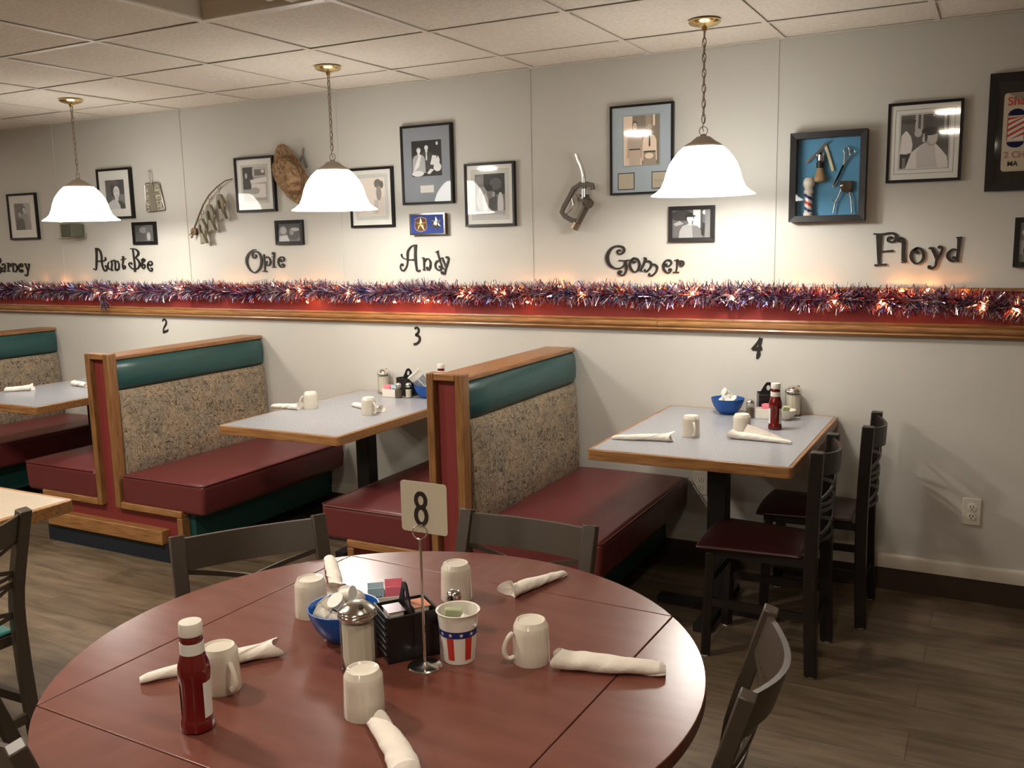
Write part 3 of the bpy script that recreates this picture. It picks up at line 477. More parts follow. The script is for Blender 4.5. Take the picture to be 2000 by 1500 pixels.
# ---------------------------------------------------------------- booths
def booth(cx, label):
    t = empty('booth_seat', label, 'booth', (cx, 0, 0), 0, 'back to back restaurant booths')
    YF = -1.10
    b = MB(); b.smooth = False
    b.prism([(-.53, .10), (.52, .10), (.52, .275), (.080, .275), (.080, 1.05), (-.080, 1.05), (-.080, .275), (-.53, .275)], YF, YF+.02, M_redpaint); b.build('end_panel', None, t)
    def strip(n, x0, x1, z0, z1, mt, d=.032, y=YF):
        b = MB(); b.box(x0, x1, y-d, y+.0215, z0, z1); b.build(n, mt, t, bevel=.005)
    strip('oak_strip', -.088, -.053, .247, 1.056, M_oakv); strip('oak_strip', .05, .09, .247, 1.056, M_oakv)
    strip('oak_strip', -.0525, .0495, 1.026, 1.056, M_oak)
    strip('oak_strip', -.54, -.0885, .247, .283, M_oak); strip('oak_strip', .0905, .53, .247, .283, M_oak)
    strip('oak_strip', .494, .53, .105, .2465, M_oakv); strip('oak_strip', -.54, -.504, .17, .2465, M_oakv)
    strip('lower_oak_rail', -.49, .40, .095, .17, M_oak, .05)
    b = MB(); b.box(-.52, .47, YF-.03, -.01, 0, .095); b.build('kick_board', M_kick, t)
    for sgn in (-1, 1):
        b = MB(); x0, x1 = sorted((sgn*.075, sgn*.57)); b.box(x0, x1, -1.08, -.012, .096, .268); b.build('seat_base', M_darkteal, t)
    b = MB(); b.box(-.05, .05, YF+.021, -.012, .10, 1.018); b.build('back_board', M_darkteal, t)
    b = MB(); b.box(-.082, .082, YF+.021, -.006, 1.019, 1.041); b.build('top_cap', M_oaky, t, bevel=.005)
    for sgn in (-1, 1):
        # seat cushion: boxed vinyl pad with a crowned top
        nx, ny = 8, 14; xa, xb, ya, yb = .10, .685, -1.125, -.014
        b = MB(); T = [[None]*(ny+1) for _ in range(nx+1)]
        def crown(i, j):
            u = 2*i/nx-1; v_ = 2*j/ny-1; return .428+.016*(1-u**4)*(1-v_**6)
        for i in range(nx+1):
            for j in range(ny+1):
                x = xa+(xb-xa)*i/nx; y = ya+(yb-ya)*j/ny
                T[i][j] = b.v((sgn*x, y, crown(i, j)))
        for i in range(nx):
            for j in range(ny): b.face([T[i][j], T[i+1][j], T[i+1][j+1], T[i][j+1]])
        per = [(i, 0) for i in range(nx)]+[(nx, j) for j in range(ny)]+[(i, ny) for i in range(nx, 0, -1)]+[(0, j) for j in range(ny, 0, -1)]
        low = [];
        for i, j in per: p = T[i][j].co; low.append(b.v((p.x*(.985 if i == nx else 1), p.y, .27)))
        for k in range(len(per)): b.face([T[per[k][0]][per[k][1]], T[per[(k+1)%len(per)][0]][per[(k+1)%len(per)][1]], low[(k+1)%len(per)], low[k]])
        b.face(low); c = b.build('seat_cushion', M_maroon, t, bevel=.022, seg=4, angle=40)
        b = MB(); pts = [(sgn*.12, -1.126, .425), (sgn*.665, -1.126, .425), (sgn*.683, -1.11, .425), (sgn*.686, -.03, .425)]; b.tube(pts, .0035, 6); b.build('piping', M_maroon, c)
        def pad(name, mt, prof, yy0=-1.078, yy1=-.016):
            b = MB(); n = 16; R = []
            for j in range(n+1):
                y = yy0+(yy1-yy0)*j/n; v_ = abs(2*j/n-1); k = 1-.35*max(0, (v_-.93)/.07)
                R.append([b.v((sgn*(.052+(x-.052)*k), y, z)) for x, z in prof])
            m_ = len(prof)
            for j in range(n):
                for i in range(m_): b.face([R[j][i], R[j][(i+1)%m_], R[j+1][(i+1)%m_], R[j+1][i]])
            b.face(R[0]); b.face(R[-1][::-1]); return b.build(name, mt, t, angle=50)
        pad('backrest_fabric', M_fabric, [(.052, .40), (.115, .405), (.132, .43), (.131, .55), (.122, .72), (.112, .835), (.102, .862), (.052, .864)])
        pad('teal_headroll', M_teal, [(.052, .866), (.094, .868), (.108, .885), (.113, .93), (.109, .975), (.097, 1.008), (.08, 1.017), (.052, 1.018)], -1.082, -.016)
    return t
booth(.155, 'double booth with teal headroll and maroon seats, nearest the camera')
booth(-1.945, 'double booth with teal headroll between the left and middle grey tables')
booth(-3.885, 'farthest double booth, cut off by the left edge')

# ---------------------------------------------------------------- tables against the wall
def wall_table(x0, x1, y0, y1, z, label, post, mt=None, name='dining_table'):
    t = empty(name, label, 'table', ((x0+x1)/2, (y0+y1)/2, 0)); hx, hy = (x1-x0)/2, (y1-y0)/2
    b = MB(); b.box(-hx+.016, hx-.016, -hy+.016, hy-.016, z-.035, z); b.build('table_top', mt or M_greylam, t)
    b = MB(); r = .02
    def rr(hx, hy, r, n=5): return [(cx_*(hx-r)+r*math.cos(a), cy_*(hy-r)+r*math.sin(a)) for cx_, cy_, a0 in ((1,1,0),(-1,1,90),(-1,-1,180),(1,-1,270)) for a in [math.radians(a0+90*k/n) for k in range(n+1)]]
    O = rr(hx, hy, r); I = rr(hx-.0155, hy-.0155, .006); n = len(O)
    zs = (z-.042, z-.0005)
    V = [[b.v((x, y, zz)) for x, y in q] for q, zz in ((O, zs[0]), (O, zs[1]), (I, zs[1]+.0005), (I, zs[0]))]
    for a in range(4):
        A, B = V[a], V[(a+1)%4]
        for i in range(n): b.face([A[i], A[(i+1)%n], B[(i+1)%n], B[i]])
    b.build('oak_edge', M_oak, t, bevel=.003)
    if post:
        px, py = post[0]-(x0+x1)/2, post[1]-(y0+y1)/2
        b = MB(); b.box(px-.04, px+.04, py-.04, py+.04, .03, z-.05); b.build('post', M_blackp, t, bevel=.006)
        b = MB(); b.bar((px-.26, py, .018), (px+.26, py, .018), .06, .03); b.bar((px, py-.26, .018), (px, py+.26, .018), .06, .03); b.build('foot', M_blackp, t)
        b = MB(); b.box(px-.15, px+.15, py-.15, py+.15, z-.05, z-.043); b.build('top_bracket', M_blackp, t)
    return t
wall_table(.74, 1.525, -1.035, -.006, .775, 'grey topped table with oak edge, the one with two chairs, under number 4', (1.135, -.55))
wall_table(-1.13, -.41, -1.125, -.012, .745, 'grey topped oak edged table between the two booths, under number 3', (-.77, -.45))
wall_table(-3.17, -2.43, -1.16, -.012, .75, 'grey topped oak edged table left of the far booth, under number 2', (-2.8, -.5))
wall_table(-1.36, -.575, -3.1, -2.315, .76, 'beige topped square table with oak edge at the left edge', (-.97, -2.7), M_beigelam)

# ---------------------------------------------------------------- round table with drop leaves
def round_table():
    Z, R = .76, .64; cx, cy = 1.074, -2.846
    t = empty('round_table', 'round cherry laminate table with folding leaves in the foreground', 'table', (cx, cy, 0))
    a = R/math.sqrt(2)
    rot = math.radians(-1.5)
    def arc(a0, a1, n=40, r=R): return [(r*math.cos(math.radians(a0+(a1-a0)*k/n)), r*math.sin(math.radians(a0+(a1-a0)*k/n))) for k in range(n+1)]
    g = .0012
    b = MB(); b.prismz([(-a+g, -a+g), (a-g, -a+g), (a-g, a-g), (-a+g, a-g)], Z-.028, Z); o = b.build('table_top', M_cherry, t, bevel=.0015); o.rotation_euler.z = rot
    for k in range(4):
        b = MB(); P = arc(-45+.15, 45-.15); P = [(x+g, y) for x, y in P]; P[0] = (a+g, -a+g*.5); P[-1] = (a+g, a-g*.5)
        b.prismz(P, Z-.028, Z); o = b.build('folding_leaf', M_cherry, t, bevel=.0015); o.rotation_euler.z = rot+k*PI/2
    b = MB(); b.prismz([(-a+.05, -a+.05), (a-.05, -a+.05), (a-.05, a-.05), (-a+.05, a-.05)], Z-.075, Z-.0285); b.build('apron', M_cherrye, t)
    b = MB(); b.lathe([(.045, .04), (.045, Z-.076)], 20); b.build('post', M_blackp, t)
    b = MB(); b.bar((-.33, 0, .02), (.33, 0, .02), .07, .035); b.bar((0, -.33, .02), (0, .33, .02), .07, .035); b.build('foot', M_blackp, t)
round_table()

# ---------------------------------------------------------------- chairs
def chair(name, label, lean, frame_m, seat_m, hw, kind='x', group=None, sf=.225, sw=.03):
    t = empty(name, label, 'chair', (0, 0, 0), 0, group)
    def px(z):
        P = [(0, .205), (.12, .19), (.30, .172), (.45, .165), (.55, .168), (.66, .168+lean*.35), (.84, .168+lean)]
        for (a, xa), (c, xc) in zip(P, P[1:]):
            if z <= c: f = (z-a)/(c-a); return xa+(xc-xa)*f
        return P[-1][1]
    if lean < .05:
        px = lambda z: .20-.012*math.sin(PI*min(z, .84)/.84)
    for s in (-1, 1):
        b = MB(); pts = [(px(z), s*hw, z) for z in (.006, .08, .16, .24, .32, .40, .46, .52, .58, .64, .70, .76, .835)]
        b.sweep(pts, .038 if lean > .05 else .044, .030 if lean > .05 else .044, up=(1, 0, 0)); o = b.build('back_post', frame_m, t, bevel=.003)
        b = MB(); b.lathe([(.014, 0), (.013, .006)], 10, (px(0), s*hw, 0)); b.build('foot_glide', M_wplast, o)
        b = MB(); fx = -sf+.035; b.bar((fx-.005, s*(hw-.012), .006), (fx+.01, s*(hw-.017), .415), .034, .034); o = b.build('front_leg', frame_m, t, bevel=.003)
        b = MB(); b.lathe([(.014, 0), (.013, .006)], 10, (fx-.005, s*(hw-.012), 0)); b.build('foot_glide', M_wplast, o)
        b = MB(); b.bar((fx+.01, s*(hw-.012), .22), (px(.22)-.012, s*hw, .22), .018, .03); b.build('stretcher', frame_m, t)
    b = MB(); b.bar((fx+.005, -hw+.02, .30), (fx+.005, hw-.02, .30), .018, .03); b.build('stretcher', frame_m, t)
    b = MB(); b.bar((px(.17), -hw+.01, .17), (px(.17), hw-.01, .17), .018, .03); b.build('stretcher', frame_m, t)
    b = MB(); b.box(fx, px(.43)-.015, -hw+.01, -hw+.03, .40, .432); b.box(fx, px(.43)-.015, hw-.03, hw-.01, .40, .432); b.box(fx-.01, fx+.01, -hw+.01, hw-.01, .40, .432); b.box(px(.43)-.03, px(.43)-.012, -hw+.01, hw-.01, .40, .432)
    b.build('seat_frame', frame_m, t)
    # padded seat, front wider than back
    b = MB(); nx, ny = 8, 8; T = []
    for i in range(nx+1):
        u = i/nx; row = []
        for j in range(ny+1):
            v_ = 2*j/ny-1; x = -sf+(.15+sf)*u-.012*(1-v_*v_)*(1-u); yw = (hw+sw)-((sw+.005)*u)
            row.append(b.v((x, yw*v_, .447+.012*(1-v_**4)*(1-(2*u-1)**4))))
        T.append(row)
    for i in range(nx):
        for j in range(ny): b.face([T[i][j], T[i+1][j], T[i+1][j+1], T[i][j+1]])
    per = [(i, 0) for i in range(nx)]+[(nx, j) for j in range(ny)]+[(i, ny) for i in range(nx, 0, -1)]+[(0, j) for j in range(ny, 0, -1)]
    low = [b.v((T[i][j].co.x, T[i][j].co.y, .433)) for i, j in per]; n = len(per)
    for k in range(n): b.face([T[per[k][0]][per[k][1]], T[per[(k+1)%n][0]][per[(k+1)%n][1]], low[(k+1)%n], low[k]])
    b.face(low); b.build('seat', seat_m, t, bevel=.008, seg=3)
    bow = .05
    def curve(z, z2=None, n=14, bw=bow):
        z2 = z if z2 is None else z2
        return [(px(z+(z2-z)*k/n)+bw*math.sin(PI*k/n), -hw+.012+(2*hw-.024)*k/n, z+(z2-z)*k/n) for k in range(n+1)]
    b = MB()
    # curved top slat (tall thin plate bowed outward)
    R = []
    for k in range(15):
        y = -hw+.012+(2*hw-.024)*k/14; bb = bow*math.sin(PI*k/14); q = []
        for dz, th in ((.745, -.006), (.745, .006), (.826, .006), (.826, -.006)): q.append(b.v((px(dz)+bb+th, y, dz-.012*math.sin(PI*k/14))))
        R.append(q)
    for k in range(14):
        for i in range(4): b.face([R[k][i], R[k][(i+1)%4], R[k+1][(i+1)%4], R[k+1][i]])
    b.face(R[0]); b.face(R[-1]); b.build('top_slat', frame_m, t)
    for za, zb in ((.742, .635), (.635, .742), (.60, .50), (.50, .60)):
        b = MB(); b.sweep(curve(za, zb, bw=.04), .006, .013, up=(0, 0, 1)); b.build('cross_brace', frame_m, t)
    for z in (.628, .604, .495):
        b = MB(); b.sweep(curve(z, bw=.04), .006, .012, up=(0, 0, 1)); b.build('back_rail', frame_m, t)
    return t
cD = chair('dining_chair', 'black chair with dark maroon seat at the front of table 4', .01, M_chairb, M_chairseat, .166, group='chairs at the table by the wall')
cD.location = (1.405, -.84, 0)
cE = dup(cD, (1.505, -.325, 0), label='black chair at table 4, the one tucked close to the wall', group='chairs at the table by the wall'); cE.rotation_euler.z = math.radians(1)
for ch in children_of(cE):
    if ch.name.startswith('seat') and 'frame' not in ch.name:
        pass
LEAN = .085
cR = chair('dining_chair', '', LEAN, M_chair, M_maroon, .19, group='bronze chairs around the round table', sf=.165, sw=0)
def put(c, mid, deg, label):
    a = math.radians(deg); k = .168+LEAN
    c.location = (mid[0]-k*math.cos(a), mid[1]-k*math.sin(a), 0); c.rotation_euler = (0, 0, a); c['label'] = label; c['group'] = 'bronze chairs around the round table'
put(cR, (1.02, -2.09), 90, 'bronze framed chair behind the round table, in front of the near booth')
for mid, deg, lb in (((.356, -2.465), 144.5, 'bronze framed chair at the far left of the round table'), ((1.786, -2.64), 6.8, 'bronze framed chair at the right side of the round table, bowed slat showing'), ((.66, -3.40), -113, 'bronze framed chair at the bottom left corner, only a post top showing')):
    put(dup(cR, (0, 0, 0)), mid, deg, lb)
M_tealseat = mat('teal_seat_vinyl', (0.02, 0.12, 0.10), 0.35)
cF = chair('dining_chair', 'dark bronze chair with teal seat beside the beige table at left', LEAN, M_chair, M_tealseat, .183)
cF.location = (-.37-.168-LEAN, -2.813, 0)

# ---------------------------------------------------------------- tableware
def mug(name='coffee_mug'):
    t = empty(name, '', 'mug'); b = MB()
    b.lathe([(.0335, .004), (.0365, 0), (.0372, .002), (.0362, .03), (.0352, .060), (.0346, .0745), (.0338, .0765), (.0288, .0865), (.0272, .0865), (.0235, .0835), (0, .0828)], 36, cap0=False)
    b.lathe([(.0335, .004), (.033, .06), (0, .074)], 24, cap0=False); b.build('body', M_ceram, t, angle=26)
    b = MB(); pts = [(.034, 0, .016), (.042, 0, .010), (.052, 0, .013), (.0575, 0, .026), (.055, 0, .042), (.047, 0, .057), (.036, 0, .066)]; b.tube(pts, [.0045, .0052, .0055, .0055, .005, .005, .0055], 10); b.build('handle', M_ceram, t, subsurf=1)
    return t
mug0 = mug(); first = [True]
def place_mug(x, y, z, deg, label, group):
    o = mug0 if first[0] else dup(mug0, (0, 0, 0)); first[0] = False
    o.location = (x, y, z); o.rotation_euler = (0, 0, math.radians(deg)); o['label'] = label; o['group'] = group
ZR = .7602
GM = 'upturned mugs on the round table'
place_mug(1.179, -3.047, ZR, 118, 'upturned cream mug in front of the sugar pourer, nearest the camera', GM)
place_mug(.799, -2.738, ZR, 118, 'upturned cream mug behind the blue bowl on the round table', GM)
place_mug(1.048, -2.516, ZR, 118, 'upturned cream mug at the back of the round table, behind the flag cup', GM)
place_mug(1.353, -2.732, ZR, 225, 'upturned cream mug with handle to the left, right of the flag cup', GM)
place_mug(.874, -3.088, ZR, -17, 'upturned cream mug half hidden behind the near ketchup bottle', GM)
place_mug(1.043, -.655, .7752, -56, 'upturned mug with its handle facing front on table 4', 'upturned mugs on table 4')
place_mug(1.226, -.548, .7752, 118, 'upturned mug beside the blue bowl on table 4, no handle showing', 'upturned mugs on table 4')
place_mug(-1.0, -.60, .7452, 208, 'upturned mug with handle to the left on the middle table', 'upturned mugs on table 3')
place_mug(-.608, -.63, .7452, -12, 'upturned mug with handle to the right on the middle table', 'upturned mugs on table 3')

def napkin(p, q, z, r0, r1, label, group, seed=0, flare=0.35, twist=1.4):
    """rolled paper napkin from p (narrow, closed end) to q (loose open end)"""
    r0 *= 1.18; r1 *= 1.18; rnd = random.Random(seed); P = Vector((p[0], p[1], 0)); Q = Vector((q[0], q[1], 0)); L = (Q-P).length; d = (Q-P)/L; a = Vector((-d.y, d.x, 0))
    b = MB(); n = 34; sg = 28; R = []; ph = rnd.random()*6
    rid = [rnd.uniform(-.09, .09) for _ in range(9)]; dent = [rnd.uniform(-.035, .03) for _ in range(12)]; twist *= .6
    def ridge(s_): s_ = (s_ % 1.0)*9; i_ = int(s_); f_ = s_-i_; return rid[i_ % 9]*(1-f_)+rid[(i_+1) % 9]*f_
    for i in range(n+1):
        u = i/n; r = r0+(r1-r0)*(u**.8); q_ = u*10.99; r *= 1+dent[int(q_)]*(1-(q_ % 1))+dent[int(q_)+1]*(q_ % 1)
        if u > .88: r *= 1+flare*((u-.88)/.12)**1.5
        if u < .05: r *= .72+.28*u/.05
        bend = .005*math.sin(u*2.6+ph); row = []
        for j in range(sg):
            v_ = 2*PI*(j/sg-u*twist); k = j/sg
            rr = r*(1+.20*k+ridge(j/sg+u*.6)); ex = .010*math.sin(v_*2+ph)*max(0, (u-.9)/.1)
            cz = rr*math.sin(v_)*.72; ca = rr*math.cos(v_)
            w_ = P+d*(u*L+ex)+a*(ca+bend); row.append(b.v((w_.x, w_.y, max(z+.0004, z+r*.74+cz))))
        R.append(row)
    for i in range(n):
        for j in range(sg): b.face([R[i][j], R[i][(j+1)%sg], R[i+1][(j+1)%sg], R[i+1][j]])
    b.face(R[0][::-1])
    # inner wall of the open end with the folded paper inside
    inn = [[b.v(Vector((v.co.x, v.co.y, 0)).lerp(Vector((P.x+d.x*L*.9, P.y+d.y*L*.9, 0)), f).to_tuple()[:2]+(z+r1*.74+(v.co.z-z-r1*.74)*(1-f)*.85,)) for v in R[-1]] for f in (.25, .9)]
    for j in range(sg): b.face([R[-1][j], R[-1][(j+1)%sg], inn[0][(j+1)%sg], inn[0][j]]); b.face([inn[0][j], inn[0][(j+1)%sg], inn[1][(j+1)%sg], inn[1][j]])
    b.face(inn[1]); o = b.build('napkin_roll', M_napkin, None, angle=24)
    return tag(o, label, 'napkin', group)
GN = 'rolled napkins around the round table'
napkin((.716, -3.143), (.868, -2.930), ZR, .0085, .0165, 'long rolled napkin passing behind the near ketchup bottle', GN, 1, .1)
n5 = napkin((.610, -2.437), (.775, -2.628), ZR, .012, .0135, 'rolled napkin pointing away behind the mug and blue bowl', GN, 2, .5)
napkin((1.213, -2.273), (1.160, -2.462), ZR, .0075, .0165, 'rolled napkin at the back right of the round table, open end forward', GN, 3)
napkin((1.612, -2.672), (1.412, -2.740), ZR, .0135, .0195, 'thick rolled napkin right of the mug, crossing the folding leaf seam', GN, 4, .05)
napkin((1.372, -3.20), (1.226, -3.072), ZR, .021, .0135, 'rolled napkin in front of the nearest mug, cut by the bottom edge', GN, 5, .1)
napkin((.765, -.825), (1.005, -.778), .7752, .009, .017, 'rolled napkin at the front left of table 4', 'rolled napkins on table 4', 6)
napkin((1.446, -.645), (1.20, -.635), .7752, .008, .017, 'loosely rolled napkin with a raised flap on table 4', 'rolled napkins on table 4', 7)
def flap():
    o = [c for c in COL.objects if c.get('label', '').startswith('loosely rolled')][0]
    b = MB(); b.smooth = False
    a = [(1.24, -.615, .785), (1.425, -.62, .785), (1.30, -.603, .823), (1.262, -.602, .832)]
    V = [b.v(p) for p in a]; b.face([V[0], V[1], V[2], V[3]]); W = [b.v((p[0], p[1]+.012, p[2]-.004)) for p in a]; b.face(W[::-1])
    for i in range(4): b.face([V[i], V[(i+1)%4], W[(i+1)%4], W[i]])
    b.build('raised_flap', M_napkin, o)
flap()
napkin((-1.205, -.672), (-1.03, -.650), .7452, .012, .0165, 'rolled napkin left of the mug on the middle table', 'rolled napkins on table 3', 8)
napkin((-.828, -.47), (-.585, -.56), .7452, .013, .015, 'rolled napkin passing behind the right mug on the middle table', 'rolled napkins on table 3', 9)
napkin((-3.13, -.87), (-3.015, -.765), .7502, .014, .018, 'rolled napkin at the near left of table 2', 'rolled napkins on table 2', 10)
napkin((-2.955, -.535), (-2.78, -.56), .7502, .018, .015, 'rolled napkin half hidden by the booth end panel on table 2', 'rolled napkins on table 2', 11)

def ketchup():
    t = empty('ketchup_bottle', '', 'ketchup bottle'); b = MB()
    def oct_(j): return 1+.025*math.cos(8*2*PI*j/48)
    b.lathe([(.024, 0), (.0285, .003), (.029, .012), (.0272, .02), (.0250, .027), (.0246, .06), (.0250, .085), (.0268, .098), (.0272, .108), (.0255, .120), (.0215, .134), (.0192, .142), (.0186, .16), (.0195, .165), (.018, .169), (.0175, .178), (0, .178)], 48, wob=oct_); b.build('bottle', M_ketch, t)
    b = MB(); b.lathe([(.0195, .1405), (.0206, .1405), (.0203, .160), (.019, .160)], 32, cap0=False, cap1=False); b.build('neck_label', M_label, t)
    b = MB(); b.m(M_label)
    def patch(a0, a1, z0, z1, r):
        for k in range(10):
            A = [math.radians(a0+(a1-a0)*q/10) for q in (k, k+1)]
            b.face([b.v((r*math.cos(x), r*math.sin(x), z)) for x, z in ((A[0], z0), (A[1], z0), (A[1], z1), (A[0], z1))])
    patch(-15, 65, .026, .09, .0262); patch(150, 235, .026, .09, .0262); b.build('body_label', None, t)
    b = MB(); b.lathe([(.0195, .173), (.0198, .174), (.0198, .192), (.0188, .1955), (0, .1965)], 40, wob=lambda j: 1+.012*(j % 2)); b.build('cap', M_wplast, t, angle=60)
    return t
k0 = ketchup(); k0.location = (.943, -3.212, ZR); k0.rotation_euler.z = math.radians(2); k0['label'] = 'ketchup bottle with white cap in the left foreground of the round table'
dup(k0, (1.325, -.385, .7752), math.radians(170), 'bright red ketchup bottle on table 4')
dup(k0, (-.487, -.14, .7452), math.radians(120), 'ketchup bottle hidden behind the booth end, only its cap and neck showing')

def pourer():
    t = empty('sugar_pourer', '', 'sugar dispenser'); fl = lambda j: 1+(.035 if j % 4 < 2 else -.01)
    b = MB(); b.lathe([(.037, 0), (.038, .004), (.036, .012), (.0345, .02), (.0345, .105), (.033, .112)], 48, wob=fl, cap1=False); b.build('glass_body', M_jarglass, t)
    b = MB(); b.lathe([(.029, .006), (.0312, .02), (.0312, .098), (0, .100)], 12); b.build('sugar', M_sugar, t, flatshade=True)
    b = MB(); b.lathe([(.0355, .106), (.038, .108), (.0385, .113), (.0365, .116), (.0378, .118), (.0372, .121), (.0345, .124), (.023, .134), (.013, .1375), (0, .138)], 40, cap0=False); b.build('lid', M_chrome, t, angle=60)
    b = MB(); b.lathe([(.0062, 0), (.0045, .003), (0, .0005)], 14, (.019, -.012, .1335), axis=(.35, -.25, .9)); b.m(M_gap); b.lathe([(.0028, .0032), (0, .0034)], 10, (.019, -.012, .1335), axis=(.35, -.25, .9), cap0=False); b.m(M_chrome)
    b.build('spout_hole', M_chrome, t)
    return t
s0 = pourer(); s0.location = (1.060, -2.905, ZR); s0['label'] = 'fluted glass sugar pourer with chrome lid on the round table'
dup(s0, (1.335, -.058, .7752), 1.0, 'sugar pourer against the wall on table 4')
dup(s0, (-.925, -.055, .7452), 2.0, 'sugar pourer against the wall on the middle table')

def shaker(fill):
    t = empty('salt_shaker' if fill is M_sugar else 'pepper_shaker', '', 'shaker')
    b = MB(); oc = lambda j: 1+.04*(j % 2 == 0)
    b.lathe([(.019, 0), (.020, .004), (.019, .05), (.0155, .062), (.0145, .064)], 8, cap1=False); b.build('glass_body', M_jarglass, t, flatshade=True)
    b = MB(); b.lathe([(.0165, .003), (.0172, .045), (0, .047)], 8); b.build('contents', fill, t)
    b = MB(); b.lathe([(.0155, .060), (.0165, .062), (.0165, .070), (.015, .078), (.009, .083), (0, .0845)], 24, cap0=False); b.build('cap', M_chrome, t, angle=60)
    return t
sh = shaker(M_sugar); sh.location = (1.128, -2.655, ZR); sh['label'] = 'salt shaker hidden behind the flag cup, only its chrome cap showing'
dup(sh, (-.698, -.145, .7452), .3, 'white salt shaker beside the pepper on the middle table')
pp = shaker(M_pepper); pp.location = (-.748, -.168, .7452); pp['label'] = 'dark pepper shaker in front of the white sweetener holder, middle table'
dup(pp, (1.172, -.182, .7752), .2, 'dark pepper shaker between the blue bowl and ketchup on table 4')

def bowl(name='creamer_bowl', mt=None, R=.076, H=.072):
    t = empty(name, '', 'bowl'); b = MB()
    P = [(R*.42, 0), (R*.45, .002), (R*.62, H*.16), (R*.82, H*.45), (R*.94, H*.75), (R, H)]
    b.lathe([(0, 0)]+P+[(r-.003, z) for r, z in P[::-1]][:-2]+[(0, .005)], 40); b.build('shell', mt or M_blue, t, angle=60); return t
b0 = bowl(); b0.location = (.946, -2.806, ZR); b0['label'] = 'blue bowl of coffee creamers on the round table'
dup(b0, (1.052, -.115, .7752), 0, 'blue bowl heaped with creamers on table 4')
dup(b0, (-.605, -.10, .7452), 0, 'blue bowl of creamers partly behind the booth end, middle table')
bw = bowl('ramekin', M_ceram, .045, .045); bw.location = (1.325, -.165, .7752); bw['label'] = 'small white bowl holding tea packets, behind the ketchup on table 4'
def creamer():
    t = empty('creamer_cup', '', 'creamer'); b = MB()
    b.lathe([(.0115, 0), (.0125, .001), (.0155, .024), (.0165, .025), (.0185, .0255), (.0185, .0265)], 20); b.build('tub', M_wplast, t)
    b = MB(); b.lathe([(.0186, .0266), (.0186, .0272), (0, .0272)], 20); b.build('foil_lid', M_label, t); return t
c0 = creamer(); cf = [True]
def pile(cx, cy, z, n, label, group, R=.036, seed=1):
    rnd = random.Random(seed)
    for k in range(n):
        if k < 6: a = 2*PI*k/6; r = R; h = .054
        elif k < 10: a = 2*PI*k/4+.5; r = R*.5; h = .076
        else: a = rnd.random()*6; r = R*.12; h = .094
        o = c0 if cf[0] else dup(c0, (0, 0, 0)); cf[0] = False
        o.location = (cx+r*math.cos(a), cy+r*math.sin(a), z+h); o.rotation_euler = (rnd.uniform(-1.5, 1.5), rnd.uniform(-1.2, 1.2), rnd.random()*6)
        o['label'] = label; o['group'] = group
pile(.946, -2.806, ZR, 11, 'small white creamer cup heaped in the blue bowl on the round table', 'creamers in the round table bowl', seed=4)
pile(1.052, -.115, .7752, 11, 'small white creamer cup heaped in the blue bowl on table 4', 'creamers in the table 4 bowl', seed=5)
pile(-.605, -.10, .7452, 9, 'small white creamer cup in the blue bowl on the middle table', 'creamers in the middle table bowl', seed=6)
o = dup(c0, (.905, -2.665, ZR+.055)); o.rotation_euler = (1.2, .3, .2); o['label'] = 'single creamer cup standing up behind the sugar pourer, beside blue packets'; o['category'] = 'creamer'
o.location = (.925, -2.748, ZR+.062)

def caddy(label, loc, deg, packs=True):
    t = empty('condiment_caddy', label, 'caddy', loc, math.radians(deg))
    b = MB(); hx, hy, HH = .053, .046, .098
    for x in (-hx, 0, hx): b.box(x-.002, x+.002, -hy, hy, 0, HH if x else HH-.004)
    b.box(-hx, hx, -hy, -hy+.003, 0, HH-.002); b.box(-hx, hx, hy-.003, hy, 0, HH-.002); b.box(-hx, hx, -hy, hy, 0, .003)
    for k in range(6): b.box(-hx-.0045, -hx-.002, -hy+.004, hy-.004, +.012+k*.014, .018+k*.014)
    b.build('box', M_black, t, bevel=.0012)
    b = MB(); n = 20; O = [(0, .086, -.026), (0, .138, -.011), (0, .142, 0), (0, .138, .011), (0, .086, .026)]
    hole = [(.0075*math.cos(2*PI*k/16), .122+.011*math.sin(2*PI*k/16)) for k in range(16)]
    outer = []
    def outl(a):
        # radial point of the triangular handle from the hole centre
        dy, dz = math.cos(a), math.sin(a); best = 9
        E = [(-.044, .088), (-.016, .138), (-.008, .148), (.008, .148), (.016, .138), (.044, .088)]
        for i in range(6):
            p, q = E[i], E[(i+1) % 6]; px_, pz = p[0], p[1]-.122; qx, qz = q[0], q[1]-.122; den = dy*(qz-pz)-dz*(qx-px_)
            if abs(den) < 1e-9: continue
            s_ = (px_*(qz-pz)-pz*(qx-px_))/den; u = (px_*dz-pz*dy)/den
            if s_ > 0 and -.001 <= u <= 1.001: best = min(best, s_)
        return (dy*best, .122+dz*best)
    for sx in (-.0018, .0018): pass
    F = []
    for k in range(32):
        a = 2*PI*k/32; oy, oz = outl(a); iy, iz = .0085*math.cos(a), .122+.012*math.sin(a)
        F.append([b.v((-.0018, oy, oz)), b.v((.0018, oy, oz)), b.v((.0018, iy, iz)), b.v((-.0018, iy, iz))])
    for k in range(32):
        for i in range(4): b.face([F[k][i], F[k][(i+1)%4], F[(k+1)%32][(i+1)%4], F[(k+1)%32][i]])
    b.build('handle', M_black, t, angle=30)
    return t
cadr = caddy('black plastic jelly caddy with a holed handle on the round table', (1.102, -2.800, ZR), 53)
cad4 = caddy('black jelly caddy with a holed handle behind the ketchup on table 4', (1.225, -.068, .7752), -72)
cad3 = caddy('black jelly caddy against the wall on the middle table', (-.755, -.059, .7452), -22)
